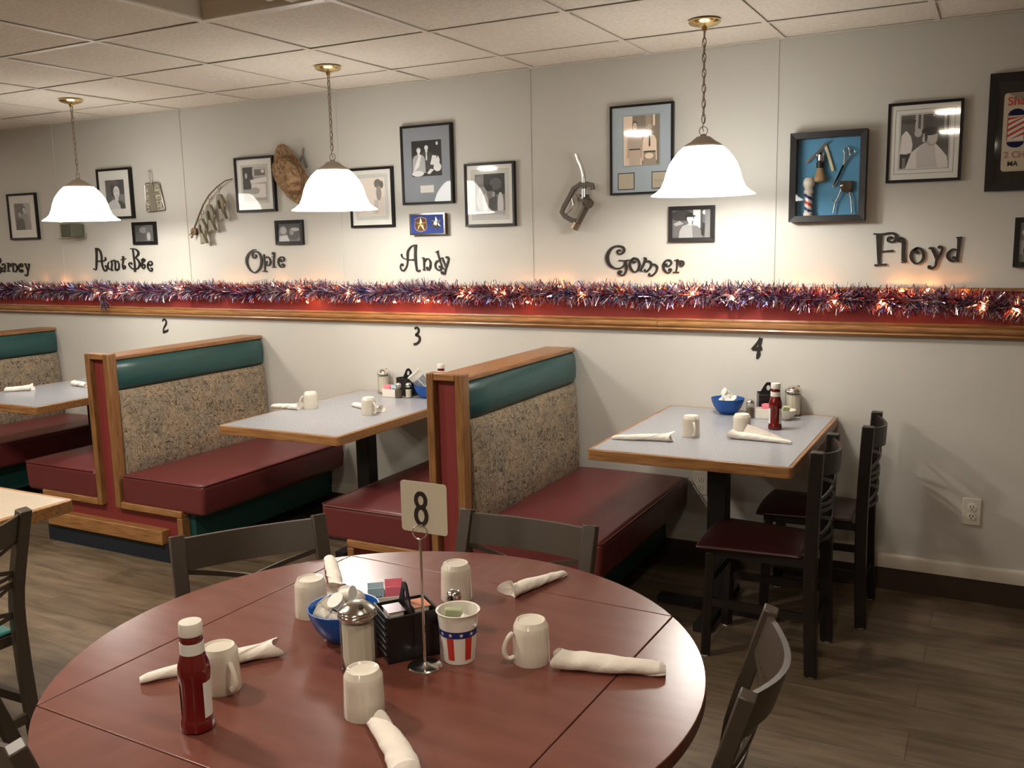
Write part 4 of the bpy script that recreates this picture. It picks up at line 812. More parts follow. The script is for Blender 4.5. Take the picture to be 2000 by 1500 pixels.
def jelly(mt):
    t = empty('jelly_packet', '', 'jelly packet'); b = MB(); b.box(-.021, .021, -.016, .016, 0, .012); b.build('tub', M_wplast, t, bevel=.003)
    b = MB(); b.box(-.0235, .0235, -.018, .018, .0122, .0132); b.build('lid', mt, t); return t
jf, jo = jelly(M_foil), jelly(M_orange)
def jput(src, root, lx, ly, lz, label, group, used=set()):
    a = root.rotation_euler.z; x = root.location.x+lx*math.cos(a)-ly*math.sin(a); y = root.location.y+lx*math.sin(a)+ly*math.cos(a)
    o = src if src.name not in used else dup(src, (0, 0, 0)); used.add(src.name)
    o.location = (x, y, root.location.z+lz); o.rotation_euler = (0, 0, a+PI/2); o['label'] = label; o['group'] = group
for k, z in enumerate((.0035, .020, .0365, .053, .0695, .086)):
    jput(jf, cadr, -.027, -.004 if k % 2 else .002, z, 'silver lidded jelly packet stacked in the left half of the near caddy', 'silver jelly packets in the near caddy')
    jput(jo, cadr, .027, -.003 if k % 2 else .003, z, 'orange lidded jelly packet stacked in the right half of the near caddy', 'orange jelly packets in the near caddy')
for root, nm in ((cad4, 'table 4'), (cad3, 'middle table')):
    for k, z in enumerate((.0035, .018, .0325, .047, .0615, .076)):
        jput(jf, root, -.027, 0, z, 'jelly packet stacked in the left half of the caddy on the '+nm, 'left jelly packets, '+nm); jput(jf, root, .027, 0, z, 'jelly packet stacked in the right half of the caddy on the '+nm, 'right jelly packets, '+nm)

def sweet_holder(label, loc, deg):
    t = empty('packet_holder', label, 'packet holder', loc, math.radians(deg)); b = MB(); hx, hy = .042, .026
    b.box(-hx, hx, -hy, -hy+.003, 0, .045); b.box(-hx, hx, hy-.003, hy, 0, .045); b.box(-hx, -hx+.003, -hy, hy, 0, .045); b.box(hx-.003, hx, -hy, hy, 0, .045); b.box(-hx, hx, -hy, hy, 0, .003)
    b.build('box', M_wplast, t, bevel=.001); return t
def packet(mt, band=None):
    t = empty('sweetener_packet', '', 'sweetener packet'); b = MB(); n = 6
    F = []
    for i in range(n+1):
        z = .062*i/n; th = .0008+.0022*math.sin(PI*i/n); F.append([b.v((x, s*th, z)) for x, s in ((-.018, -1), (.018, -1), (.018, 1), (-.018, 1))])
    for i in range(n):
        for j in range(4): b.face([F[i][j], F[i][(j+1)%4], F[i+1][(j+1)%4], F[i+1][j]])
    b.face(F[0]); b.face(F[-1]); b.build('paper', mt, t)
    if band:
        b = MB(); b.box(-.0125, .0125, -.0034, -.0030, .032, .042); b.build('printed_band', band, t)
    return t
pkb, pkp = packet(M_bluepk, M_navy), packet(M_pink)
def pput(src, root, lx, ly, tilt, label, group, used=set(), lz=.0035):
    a = root.rotation_euler.z; x = root.location.x+lx*math.cos(a)-ly*math.sin(a); y = root.location.y+lx*math.sin(a)+ly*math.cos(a)
    o = src if src.name not in used else dup(src, (0, 0, 0)); used.add(src.name)
    o.location = (x, y, root.location.z+lz); o.rotation_euler = (tilt, 0, a); o['label'] = label; o['group'] = group
hr = sweet_holder('white sweetener holder behind the black caddy on the round table', (.945, -2.655, ZR), 38)
pput(pkb, hr, -.021, -.013, .08, 'pale blue sweetener packet, the front one with a full navy band', 'blue packets in the near holder')
pput(pkb, hr, -.021, .010, -.15, 'pale blue sweetener packet, the rear one', 'blue packets in the near holder')
pput(pkp, hr, .020, -.013, .08, 'pink sweetener packet at the front of the near holder', 'pink packets in the near holder')
pput(pkp, hr, .018, .004, -.12, 'pink sweetener packet in the middle of the near holder', 'pink packets in the near holder', lz=.012)
pput(pkp, hr, .022, .016, -.2, 'pink sweetener packet at the back of the near holder', 'pink packets in the near holder', lz=.006)
h4 = sweet_holder('small white sweetener holder beside the pepper on table 4', (1.236, -.164, .7752), 8)
for k in range(3): pput(pkp, h4, .002+.004*k, -.014+.010*k, -.1, 'pink sweetener packet in the holder on table 4', 'pink packets on table 4')
h3 = sweet_holder('white sweetener holder behind the pepper on the middle table', (-.815, -.145, .7452), 4)
for k in range(2): pput(pkp, h3, -.02, -.012+.016*k, -.1, 'pink sweetener packet in the holder on the middle table', 'pink packets on the middle table')
pput(pkb, h3, .02, -.006, -.1, 'blue sweetener packet in the holder on the middle table', 'blue packet on the middle table')

# paper cups
def cup_body(b, r0, r1, H, mt):
    b.m(mt); P = [(r0-.001, 0), (r0, .001)]+[(r0+(r1-r0)*k/10, H*k/10) for k in range(1, 11)]+[(r1+.002, H+.0005), (r1+.003, H+.0025), (r1+.001, H+.0035), (r1-.0015, H+.002)]
    b.lathe(P+[(r0+(r1-r0)*k/6-.0015, H*k/6) for k in range(6, 0, -1)]+[(r0-.002, .005), (0, .005)], 48)
def flag_cup():
    t = empty('paper_cup', 'white paper cup with a navy star band and red stripes on the round table', 'paper cup', (1.218, -2.786, ZR)); t.rotation_euler.z = YAW
    r0, r1, H = .0315, .0415, .102
    b = MB(); cup_body(b, r0, r1, H, M_wplast); b.build('cup', None, t)
    R = lambda z: r0+(r1-r0)*z/H+.0004
    b = MB(); b.m(M_navy); n = 60
    rows = [[b.v((R(z)*math.cos(2*PI*k/n), R(z)*math.sin(2*PI*k/n), z)) for k in range(n)] for z in (.0575, .0715)]
    for k in range(n): b.face([rows[0][k], rows[0][(k+1)%n], rows[1][(k+1)%n], rows[1][k]])
    b.build('navy_band', None, t)
    for q in range(6):
        b = MB(); a0 = -PI/2-.42+q*PI/3; V = []
        for k in range(5):
            a = a0-.2+.4*k/4; V.append([b.v((R(z)*math.cos(a), R(z)*math.sin(a), z)) for z in (.010, .0573)])
        for k in range(4): b.face([V[k][0], V[k+1][0], V[k+1][1], V[k][1]])
        b.build('red_stripe', M_redink, t)
    for q in range(12):
        b = MB(); a0 = -PI/2-.37+q*PI/6*1.1; z0 = .0645; V = []
        if q > 10: continue
        for k in range(10):
            r = (.0048 if k % 2 == 0 else .002); th = PI/2+2*PI*k/10; a = a0+r*math.cos(th)/R(z0); z = z0+r*math.sin(th)
            V.append(b.v(((R(z)+.0004)*math.cos(a), (R(z)+.0004)*math.sin(a), z)))
        c = b.v(((R(z0)+.0006)*math.cos(a0), (R(z0)+.0006)*math.sin(a0), z0))
        for k in range(10): b.face([V[k], V[(k+1)%10], c])
        b.build('white_star', M_label, t)
flag_cup()
def folded_packet(name, loc, rot, size, mt, label):
    b = MB(); x, y, z = [s/2 for s in size]; b.box(-x, x, -y, y, -z, z); o = b.build(name, mt, None, bevel=.002); o.location = loc; o.rotation_euler = rot
    return tag(o, label, 'packet')
folded_packet('tea_packet', (1.206, -2.786, ZR+.083), (.2, .1, .55), (.034, .012, .046), M_greenpk, 'pale green packet standing in the flag cup')
folded_packet('creamer_packet', (1.232, -2.790, ZR+.070), (.5, .5, .9), (.03, .024, .05), M_label, 'white folded packet inside the flag cup')
folded_packet('tea_packet', (1.325, -.165, .7752+.042), (.2, .1, .4), (.03, .02, .036), M_greenpk, 'pale green packet in the small white bowl on table 4')
t = empty('paper_cup', 'grey printed paper cup lying tilted over the blue bowl, middle table', 'paper cup', (-.612, -.105, .815))
b = MB(); cup_body(b, .029, .040, .098, M_label); b.build('cup', None, t)
b = MB(); M_greyprint = ramp_mat('grey_blue_print', [(0.4, (0.16, 0.19, 0.25)), (0.6, (0.30, 0.33, 0.38))], 90, rough=.6)
R = lambda z: .029+.011*z/.098+.0005
for a0, a1 in ((0.15, 1.55), (1.7, 3.1), (3.3, 4.7), (4.85, 6.25)):
    V = [[b.v((R(z)*math.cos(a0+(a1-a0)*k/8), R(z)*math.sin(a0+(a1-a0)*k/8), z)) for z in (.014, .066)] for k in range(9)]
    for k in range(8): b.face([V[k][0], V[k+1][0], V[k+1][1], V[k][1]])
b.build('printed_panels', M_greyprint, t); t.rotation_euler = (0, math.radians(-38), YAW+.1)
t.location = (-.60, -.125, .805)

# table number stand
t = empty('table_number_stand', 'tall chrome table number stand on the round table', 'number stand', (1.175, -2.846, ZR))
b = MB(); b.lathe([(.034, 0), (.0345, .002), (.032, .0045), (.012, .007), (.005, .011), (0, .012)], 40); b.build('base', M_chrome, t)
b = MB(); b.tube([(0, 0, .008), (0, 0, .262)], .0028, 12); b.build('rod', M_chrome, t)
b = MB(); ra = YAW; 
for dy in (-.0012, .0012): b.tube([(.0138*math.cos(a)*math.cos(ra)-dy*math.sin(ra), .0138*math.cos(a)*math.sin(ra)+dy*math.cos(ra), .276+.0138*math.sin(a)) for a in [2*PI*k/28 for k in range(28)]], .0011, 6, closed=True)
b.build('clip_ring', M_chrome, t)
t = empty('number_card', 'ivory card reading 8 held in the chrome stand', 'number card', (1.181, -2.838, 1.033))
b = MB(); r = .006; hx, H = .0525, .101
pts = [(cx_+r*math.cos(math.radians(a)), cz_+r*math.sin(math.radians(a))) for cx_, cz_, A in ((hx-r, H-r, (0, 45, 90)), (-hx+r, H-r, (90, 135, 180)), (-hx+r, r, (180, 225, 270)), (hx-r, r, (270, 315, 360))) for a in A]
b.prism(pts, -.0006, .0006); b.build('card', M_card, t)
b = MB(); 
def loop(cx_, cz_, rx, rz, w_): return [(cx_+rx*math.cos(PI/2+2*PI*k/16), cz_+rz*math.sin(PI/2+2*PI*k/16), w_) for k in range(17)]
b.ribbon(loop(-.006, .0645, .0108, .0138, .0088), -.0012, -.0007); b.ribbon(loop(-.006, .034, .0120, .0168, .0090), -.00125, -.0007); b.build('numeral_eight', M_letter, t)

# ---------------------------------------------------------------- letters and numerals on the wall
WORDNAMES = {'Gomer': 'word right of the fuel nozzle', 'Floyd': 'rightmost word', 'Andy': 'word under the badge case', 'Opie': 'word under the straw hat', 'Aunt Bee': 'name under the wire grater', 'Barney': 'word cut by the left edge'}
ORD = ['first', 'second', 'third', 'fourth', 'fifth', 'sixth', 'last']
def letters():
    cnt = {}
    for wd, ch, strokes in LETTERS:
        b = MB()
        if wd in '234':
            b.smooth = False
            for q, st in enumerate(strokes): b.ribbon(st, -.0025-.0002*q, -.0003)
            o = b.build('painted_number', M_letter); tag(o, 'black painted number %s on the wall below the oak rail' % wd, 'wall number', 'table numbers on the wall'); continue
        for q, st in enumerate(strokes): b.ribbon(st, -.008-.0003*q, -.0004)
        o = b.build('wall_letter', M_letter); k = cnt.get(wd, 0); cnt[wd] = k+1
        tag(o, 'curly black letter %s, %s letter of the %s' % (ch, ORD[k], WORDNAMES[wd]), 'letter', 'letters of the '+WORDNAMES[wd])
letters()

# ---------------------------------------------------------------- framed pictures
def ell(cx, cy, rx, ry, n=20, rot=0):
    c, s = math.cos(rot), math.sin(rot)
    return [(cx+rx*math.cos(2*PI*k/n)*c-ry*math.sin(2*PI*k/n)*s, cy+rx*math.cos(2*PI*k/n)*s+ry*math.sin(2*PI*k/n)*c) for k in range(n)]
def person(cx, cy, s, face, hair, top, sh=None, hat=None, tie=None):
    """generic figure in a photograph: layered flat shapes; cx,cy head centre, s head height"""
    L = []
    L.append((top, [(cx-1.25*s, cy-4.2*s), (cx-1.15*s, cy-1.5*s), (cx-.85*s, cy-.95*s), (cx-.3*s, cy-.7*s), (cx+.3*s, cy-.7*s), (cx+.85*s, cy-.95*s), (cx+1.15*s, cy-1.5*s), (cx+1.25*s, cy-4.2*s)]))
    if sh is not None: L.append((sh, [(cx+.3*s, cy-4.2*s), (cx+.2*s, cy-.9*s), (cx+.85*s, cy-.98*s), (cx+1.12*s, cy-1.5*s), (cx+1.22*s, cy-4.2*s)]))
    L.append((face*.85, [(cx-.2*s, cy-.85*s), (cx+.2*s, cy-.85*s), (cx+.2*s, cy-.2*s), (cx-.2*s, cy-.2*s)]))
    if tie is not None: L.append((tie, [(cx-.09*s, cy-.8*s), (cx+.09*s, cy-.8*s), (cx+.14*s, cy-2.2*s), (cx, cy-2.45*s), (cx-.14*s, cy-2.2*s)]))
    L.append((hair, ell(cx, cy+.14*s, .42*s, .48*s))); L.append((face, ell(cx, cy-.04*s, .34*s, .46*s)))
    L.append((face*.6, ell(cx-.13*s, cy+.03*s, .05*s, .03*s, 8))); L.append((face*.6, ell(cx+.13*s, cy+.03*s, .05*s, .03*s, 8))); L.append((face*.6, ell(cx, cy-.24*s, .11*s, .03*s, 8)))
    if hat is not None: L.append((hat, ell(cx, cy+.26*s, .62*s, .12*s))); L.append((hat, [(cx-.36*s, cy+.26*s), (cx-.3*s, cy+.62*s), (cx+.3*s, cy+.62*s), (cx+.36*s, cy+.26*s)]))
    return L
def rc(x0, x1, y0, y1): return [(x0, y0), (x1, y0), (x1, y1), (x0, y1)]
def frame(label, x0, x1, z0, z1, dep, fw, matc, img, border, warm=0.0, group='framed photographs on the wall', glass=True, inner=None, extra=None, name='picture_frame', base=.2, fmat=None):
    """frame, mat board, printed photo, glass. img: layers in 0..1 coordinates; border = (left, right, bottom, top) widths of the mat"""
    t = empty(name, label, 'picture', ((x0+x1)/2, 0, (z0+z1)/2), 0, group); hx, hz = (x1-x0)/2, (z1-z0)/2; F = -dep
    b = MB(); O = [(-hx, -hz), (hx, -hz), (hx, hz), (-hx, hz)]; I = [(x-math.copysign(fw, x), z-math.copysign(fw, z)) for x, z in O]
    O0 = [b.v((x, -.0005, z)) for x, z in O]; O1 = [b.v((x, F, z)) for x, z in O]; I1 = [b.v((x, F+.0015, z)) for x, z in I]; I0 = [b.v((x, F+.012 if dep < .03 else -.006, z)) for x, z in I]
    for A, B in ((O0, O1), (O1, I1), (I1, I0)):
        for i in range(4): b.face([A[i], A[(i+1)%4], B[(i+1)%4], B[i]])
    b.face(O0); b.build('frame', fmat or M_frame, t, flatshade=True)
    ym = F+.008 if dep < .03 else -.005; l, r, bo, to = border; w_, h_ = 2*(hx-fw), 2*(hz-fw)
    if matc:
        b = MB(); b.box(-hx+fw, hx-fw, ym, ym+.0015, -hz+fw, hz-fw); b.build('mat_board', matc, t)
    if img is not None:
        px0, px1, pz0, pz1 = -hx+fw+l, hx-fw-r, -hz+fw+bo, hz-fw-to; W, H = px1-px0, pz1-pz0
        if inner is not None:
            for q in inner:
                b = MB(); yy = ym-.0003; O = rc(px0-q, px1+q, pz0-q, pz1+q); I = rc(px0-q+.002, px1+q-.002, pz0-q+.002, pz1+q-.002)
                A = [b.v((x, yy, z)) for x, z in O]; B = [b.v((x, yy, z)) for x, z in I]
                for i in range(4): b.face([A[i], A[(i+1)%4], B[(i+1)%4], B[i]])
                b.build('mat_line', tone(.22), t)
        b = MB(); b.smooth = False; b.m(tone(base, warm)); b.box(px0, px1, ym-.0008, ym, pz0, pz1)
        for k, (v_, poly) in enumerate(img):
            P = [(px0+min(max(x, 0), 1)*W, pz0+min(max(y, 0), 1)*H) for x, y in poly]
            b.flat(P, ym-.0009-.00004*k, tone(v_, warm))
        b.build('photograph', None, t, flatshade=True)
    if extra: extra(t, hx, hz, fw, ym)
    if glass:
        yg = F+.004; b = MB(); b.box(-hx+fw*.8, hx-fw*.8, yg, yg+.001, -hz+fw*.8, hz-fw*.8); b.build('glass_pane', M_glass, t)
    return t
M_matw = mat('white_mat_board', (0.84, 0.84, 0.79), 0.6); M_matg = mat('grey_mat_board', (0.27, 0.295, 0.33), 0.6); M_matb = mat('pale_blue_mat_board', (0.46, 0.54, 0.60), 0.6)
def sq(L, ax):  # squash figures horizontally for tall or wide prints
    return [(v, [(.5+(x-.5)*ax, y) for x, y in P]) for v, P in L]
def shift(L, dx, ax=1): return [(v, [(dx+(x-.5)*ax, y) for x, y in P]) for v, P in L]
img = [(.30, rc(0, 1, 0, .3)), (.34, rc(.6, 1, .3, 1))]+shift(person(.5, .76, .20, .4, .1, .28), .62, 1.25)+shift(person(.5, .60, .20, .35, .12, .16), .32, 1.2)
frame('framed grey photograph at the far left edge, two figures close together', -4.19, -3.875, 1.662, 1.985, .02, .014, M_matw, img, (.055, .06, .055, .055), .03)
img = [(.12, rc(.55, 1, .5, 1)), (.16, rc(0, .35, 0, 1))]+[(.12, ell(.50, .66, .25, .27)), (.16, ell(.52, .90, .20, .09)), (.12, [(.55, 0), (.62, .3), (.85, .26), (1, .14), (1, 0)]), (.38, [(0, 0), (.1, .2), (.35, .32), (.6, .3), (.72, .12), (.75, 0)]), (.46, ell(.58, .58, .17, .21)), (.40, rc(.48, .66, .28, .42)), (.16, ell(.64, .62, .03, .012, 8)), (.16, ell(.5, .62, .03, .012, 8)), (.2, ell(.6, .46, .05, .012, 8))]
frame('framed portrait of a woman with pinned up hair, behind the leftmost lamp', -3.215, -2.895, 1.78, 2.105, .026, .014, M_matw, img, (.06, .055, .05, .06), 0, base=.22)
img = [(.10, rc(0, .5, .3, 1)), (.12, ell(.3, .3, .3, .34)), (.22, ell(.45, .7, .2, .2)), (.30, ell(.72, .3, .10, .26)), (.16, rc(.6, 1, .6, 1))]
frame('small square dark framed snapshot below the wire grater', -2.925, -2.71, 1.608, 1.753, .018, .02, None, img, (0, 0, 0, 0), 0, base=.15)
img = [(.10, rc(0, .45, .35, 1)), (.35, rc(.42, 1, .72, .98)), (.18, rc(.5, .95, .74, .92)), (.45, ell(.85, .86, .07, .05)), (.42, [(.3, .62), (1, .70), (1, .55), (.35, .5)]), (.5, rc(.35, .95, .1, .5)), (.3, ell(.5, .3, .2, .1)), (.62, [(.35, .6), (.98, .68), (.98, .64), (.36, .57)]), (.35, ell(.15, .75, .05, .08))]
frame('framed photograph with a lamp glare, left of the straw hat', -1.985, -1.68, 1.785, 2.108, .026, .014, M_matw, img, (.045, .045, .05, .045), .04, inner=(.006, .012), base=.30)
img = [(.12, rc(0, 1, .6, 1)), (.26, ell(.22, .62, .17, .24)), (.33, ell(.24, .60, .12, .17)), (.14, ell(.68, .45, .3, .38)), (.34, ell(.75, .66, .2, .10)), (.26, ell(.6, .5, .1, .15)), (.38, [(0, 0), (.05, .3), (.4, .35), (.5, 0)])]
frame('small dark framed snapshot directly below the straw hat', -1.70, -1.49, 1.587, 1.73, .018, .02, None, img, (0, 0, 0, 0), 0, base=.20)
img = [(.4, rc(0, 1, 0, .5)), (.18, ell(.75, .85, .14, .12)), (.5, ell(.45, .52, .3, .22)), (.26, ell(.78, .6, .1, .2)), (.16, ell(.9, .82, .06, .1)), (.44, rc(.3, .5, .1, .5)), (.36, rc(.6, .75, .05, .42))]
frame('framed photograph partly behind the middle lamp, three lined mat', -1.132, -.838, 1.673, 1.999, .022, .013, M_matw, img, (.045, .045, .05, .045), .10, inner=(.006, .013, .02), base=.42)
img = [(.03, rc(0, 1, 0, 1))]+shift(person(.5, .80, .15, .62, .05, .09, None, None, .55), .50, 1.25)+shift(person(.5, .72, .15, .66, .3, .30), .24, 1.2)+[(.60, [(.62, .32), (.78, .30), (.86, .55), (.70, .58)]), (.55, ell(.84, .42, .10, .14)), (.70, ell(.86, .24, .13, .12)), (.04, [(.83, .5), (.86, .5), (.87, .88), (.85, .88)]), (.66, ell(.86, .90, .04, .05)), (.72, [(.05, .12), (.25, .28), (.33, .6), (.26, .62), (.12, .34)]), (.64, ell(.2, .08, .2, .08)), (.5, [(.5, .08), (.62, .2), (.75, .18), (.6, .05)])]
def nameplate(t, hx, hz, fw, ym):
    b = MB(); b.box(-.045, .040, ym-.001, ym, -.147, -.109); o = b.build('caption_card', M_label, t)
frame('tall grey matted frame, a couple and a guitar, highest above the badge case', -.772, -.45, 1.787, 2.202, .026, .012, M_matg, img, (.055, .055, .135, .07), 0, extra=nameplate, base=.06)
img = [(.08, rc(.3, 1, .5, 1)), (.14, ell(.7, .75, .2, .15)), (.28, ell(.25, .4, .2, .3)), (.36, ell(.35, .3, .1, .22)), (.12, ell(.6, .3, .14, .3)), (.40, ell(.85, .25, .1, .3)), (.20, ell(.5, .5, .1, .1)), (.32, rc(0, 1, 0, .1)), (.24, ell(.15, .85, .14, .1)), (.3, ell(.62, .5, .05, .07)), (.05, ell(.47, .66, .12, .08))]
frame('framed photograph with a bright glare, right of the badge case', -.379, -.085, 1.66, 1.984, .024, .012, M_matw, img, (.048, .045, .045, .045), 0, inner=(.007, .015, .022), base=.20)
img = [(.42, rc(0, .25, 0, 1)), (.26, rc(.62, .78, .5, 1)), (.20, rc(.42, .48, .6, 1)), (.62, rc(.82, .88, .78, 1))]+[(.40, [(.04, 0), (.1, .5), (.1, .6), (.5, .6), (.52, 0)])]+shift(person(.5, .80, .155, .37, .07, .31), .32, 1.15)+shift(person(.5, .72, .15, .30, .12, .44, None, .33, .06), .73, 1.1)+[(.34, [(.16, 0), (.16, .32), (.47, .32), (.47, 0)]), (.10, rc(.16, .47, .31, .34)), (.26, [(.55, 0), (.56, .26), (.9, .26), (.92, 0)]), (.08, rc(.56, .9, .25, .28)), (.5, ell(.72, .18, .12, .06))]
def signatures(t, hx, hz, fw, ym):
    for x0, n in ((-.115, 0), (.055, 1)):
        b = MB(); b.box(x0-.004, x0+.081, ym-.0006, ym, -.185, -.105); b.build('mat_window_edge', tone(.05), t)
        b = MB(); b.box(x0, x0+.077, ym-.0012, ym-.0007, -.181, -.109); o = b.build('signed_card', mat('cream_card', (.58, .52, .40), .6), t)
        if n:
            b = MB(); st = [(x0+.01+.0045*k, -.148+.006*math.sin(k*2.1), .0012) for k in range(13)]; b.ribbon(st, ym-.0014, ym-.0013); b.build('signature', tone(.12), o)
frame('pale blue matted frame of two men in shirts, left of the rightmost lamp', .44, .754, 1.79, 2.205, .026, .010, M_matb, img, (.058, .058, .125, .042), .22, inner=(.004,), extra=signatures, base=.20)
img = [(.08, ell(.25, .8, .3, .2)), (.45, rc(.55, .78, .35, 1)), (.10, rc(.74, .80, .2, 1)), (.5, ell(.84, .9, .05, .08)), (.22, rc(.86, 1, 0, 1)), (.05, [(.74, .1), (.8, .55), (.86, .5), (.84, .05)]), (.3, [(.02, .5), (.2, .62), (.3, .5), (.1, .42)])]+shift(person(.5, .70, .30, .42, .04, .30, .20, .04), .47, .80)
frame('small thick black frame of a man in a cap, below the rightmost lamp', .732, .951, 1.562, 1.726, .022, .018, None, img, (0, 0, 0, 0), 0, base=.16, fmat=M_blackp)
img = [(.34, rc(.3, .36, .72, 1)), (.34, rc(.42, .46, .7, 1)), (.30, rc(.66, .71, .72, 1)), (.12, rc(.5, 1, .35, .95)), (.3, rc(.9, .95, .7, 1))]+[(.42, [(0, .28), (.02, .62), (.12, .72), (.22, .6), (.26, .45), (.24, .3), (.1, .26)]), (.14, ell(.14, .80, .10, .10)), (.10, ell(.17, .88, .15, .05)), (.34, ell(.37, .66, .08, .08)), (.08, [(0, 0), (0, .28), (.22, .26), (.2, 0)]), (.2, rc(.05, .12, .0, .2)), (.42, [(.12, 0), (.24, .3), (.42, .42), (.5, .46), (.72, .46), (.85, .34), (.98, .2), (1, .08), (1, 0)]), (.36, [(.36, 0), (.34, .3), (.42, .41), (.5, .45), (.72, .44), (.75, .2), (.8, 0)]), (.30, ell(.65, .55, .13, .15)), (.36, ell(.67, .57, .10, .13)), (.07, ell(.62, .68, .18, .08)), (.1, ell(.52, .58, .05, .1)), (.38, [(.46, .5), (.48, .64), (.5, .64), (.52, .46)])]
frame('framed sepia barber shop photograph above the rightmost word', 1.683, 1.967, 1.79, 2.113, .022, .011, M_matw, img, (.040, .040, .045, .040), .04, inner=(.005, .022), base=.14)
img = [(.4, ell(.25, .75, .2, .1)), (.3, rc(0, .5, .2, .55)), (.12, ell(.4, .3, .3, .2))]
frame('black frame cut by the right edge, low beside the rightmost word', 2.174, 2.34, 1.436, 1.633, .022, .020, None, img, (0, 0, 0, 0), 0, base=.2, fmat=M_blackp)
# barber sign in a wide black frame, running past the right edge
M_enamel = mat('cream_enamel_sign', (.62, .55, .42), .3)
def text_mesh(s, size, mt, loc, parent, name):
    c = bpy.data.curves.new('txt', 'FONT'); c.body = s; c.size = size; c.extrude = .0004; c.offset = .0006
    o = bpy.data.objects.new('txt', c); COL.objects.link(o); bpy.context.view_layer.update()
    me = bpy.data.meshes.new_from_object(o.evaluated_get(bpy.context.evaluated_depsgraph_get())); bpy.data.objects.remove(o)
    me.transform(Matrix.Rotation(PI/2, 4, 'X')); me.materials.clear(); me.materials.append(mt)
    q = bpy.data.objects.new(name, me); COL.objects.link(q); q.location = loc; q.parent = parent; return q
def sign_in(t, hx, hz, fw, ym):
    ox = (2.056+2.60)/2; oz = (1.74+2.196)/2
    b = MB(); x0, x1, z0, z1 = 2.110-ox, 2.545-ox, 1.815-oz, 2.118-oz; r = .012
    pts = [(cx_+r*math.cos(math.radians(a)), cz_+r*math.sin(math.radians(a))) for cx_, cz_, A in ((x1-r, z1-r, (0, 45, 90)), (x0+r, z1-r, (90, 135, 180)), (x0+r, z0+r, (180, 225, 270)), (x1-r, z0+r, (270, 315, 360))) for a in A]
    b.prism(pts, ym-.003, ym-.0005); pl = b.build('sign_plate', M_enamel, t); yt = ym-.0042
    text_mesh('Sha', .046, M_redink, (2.122-ox, yt, 2.070-oz), pl, 'red_lettering'); text_mesh('2 CHA', .034, mat('faded_red_ink', (.45, .2, .16), .5), (2.118-ox, yt, 1.868-oz), pl, 'faded_lettering'); text_mesh('MA', .026, M_letter, (2.132-ox, yt, 1.836-oz), pl, 'black_lettering')
    cx_, w_ = 2.156-ox, .028
    b = MB(); b.smooth = False; b.flat(rc(cx_-w_, cx_+w_, 1.935-oz, 2.025-oz), yt+.0006, M_label); b.m(M_redink)
    for k in range(5):
        z = 1.925-oz+k*.022; P = [(cx_-w_, z), (cx_+w_, z+.03), (cx_+w_, z+.04), (cx_-w_, z+.010)]
        P = [(x, min(max(zz, 1.935-oz), 2.025-oz)) for x, zz in P]; b.flat(P, yt+.0004)
    b.flat(rc(cx_-w_-.003, cx_-w_, 1.935-oz, 2.025-oz), yt+.0003); b.flat(rc(cx_+w_, cx_+w_+.003, 1.935-oz, 2.025-oz), yt+.0003)
    b.m(M_navy); b.flat([(cx_+.031*math.cos(a), 2.030-oz+.026*math.sin(a)) for a in [PI*k/12 for k in range(13)]], yt+.0002); b.flat([(cx_+.031*math.cos(a), 1.930-oz+.024*math.sin(a)) for a in [PI+PI*k/12 for k in range(13)]], yt+.0002)
    b.build('striped_pole_emblem', None, pl, flatshade=True)
frame('wide black framed cream barber sign cut by the right edge', 2.056, 2.60, 1.74, 2.196, .024, .030, mat('black_mat_board', (.014, .012, .011), .6), None, (0,0,0,0), group='framed signs', extra=sign_in, name='framed_sign', fmat=M_blackp)

# ---------------------------------------------------------------- shadow box with barber's tools
t = empty('shadow_box', 'deep black shadow box with sky blue backing, left of the barber photograph', 'shadow box', (1.451, 0, 1.828))
hx, hz, fw, dep = .157, .190, .026, .06
b = MB(); O = [(-hx, -hz), (hx, -hz), (hx, hz), (-hx, hz)]; I = [(x-math.copysign(fw, x), z-math.copysign(fw, z)) for x, z in O]
O0 = [b.v((x, -.0005, z)) for x, z in O]; O1 = [b.v((x, -dep, z)) for x, z in O]; I1 = [b.v((x, -dep+.004, z)) for x, z in I]; I0 = [b.v((x, -.006, z)) for x, z in I]
for A, B in ((O0, O1), (O1, I1), (I1, I0)):
    for i in range(4): b.face([A[i], A[(i+1)%4], B[(i+1)%4], B[i]])
b.build('frame', M_blackp, t, flatshade=True)
b = MB(); b.box(-hx+fw, hx-fw, -.006, -.002, -hz+fw, hz-fw); b.build('blue_backing', M_bluecard, t)
b = MB(); b.box(-hx+fw*.9, hx-fw*.9, -.052, -.051, -hz+fw*.9, hz-fw*.9); b.build('glass_pane', M_glass, t)
def SX(zx): return 1.2663+.000284*zx
def SZ(zx, zy): return 2.0615-.00029*zy-.000022*(zx-110)
t = empty('toy_barber_pole', 'small white topped striped barber pole inside the shadow box', 'barber pole', (1.372, -.030, 1.6645))
b = MB(); b.lathe([(.019, 0), (.021, .004), (.021, .012), (.017, .016)], 28); b.build('base', M_ceram, t)
b = MB(); n = 36; m_ = 28; mts = [M_ceram, M_redink, M_ceram, M_navy]; rows = []
for i in range(m_+1): rows.append([b.v((.017*math.cos(2*PI*k/n), .017*math.sin(2*PI*k/n), .016+.078*i/m_)) for k in range(n)])
for i in range(m_):
    for k in range(n):
        b.m(mts[int(((k/n)*1+i/m_*1.4)*4) % 4]); b.face([rows[i][k], rows[i][(k+1)%n], rows[i+1][(k+1)%n], rows[i+1][k]])
b.build('striped_cylinder', None, t)
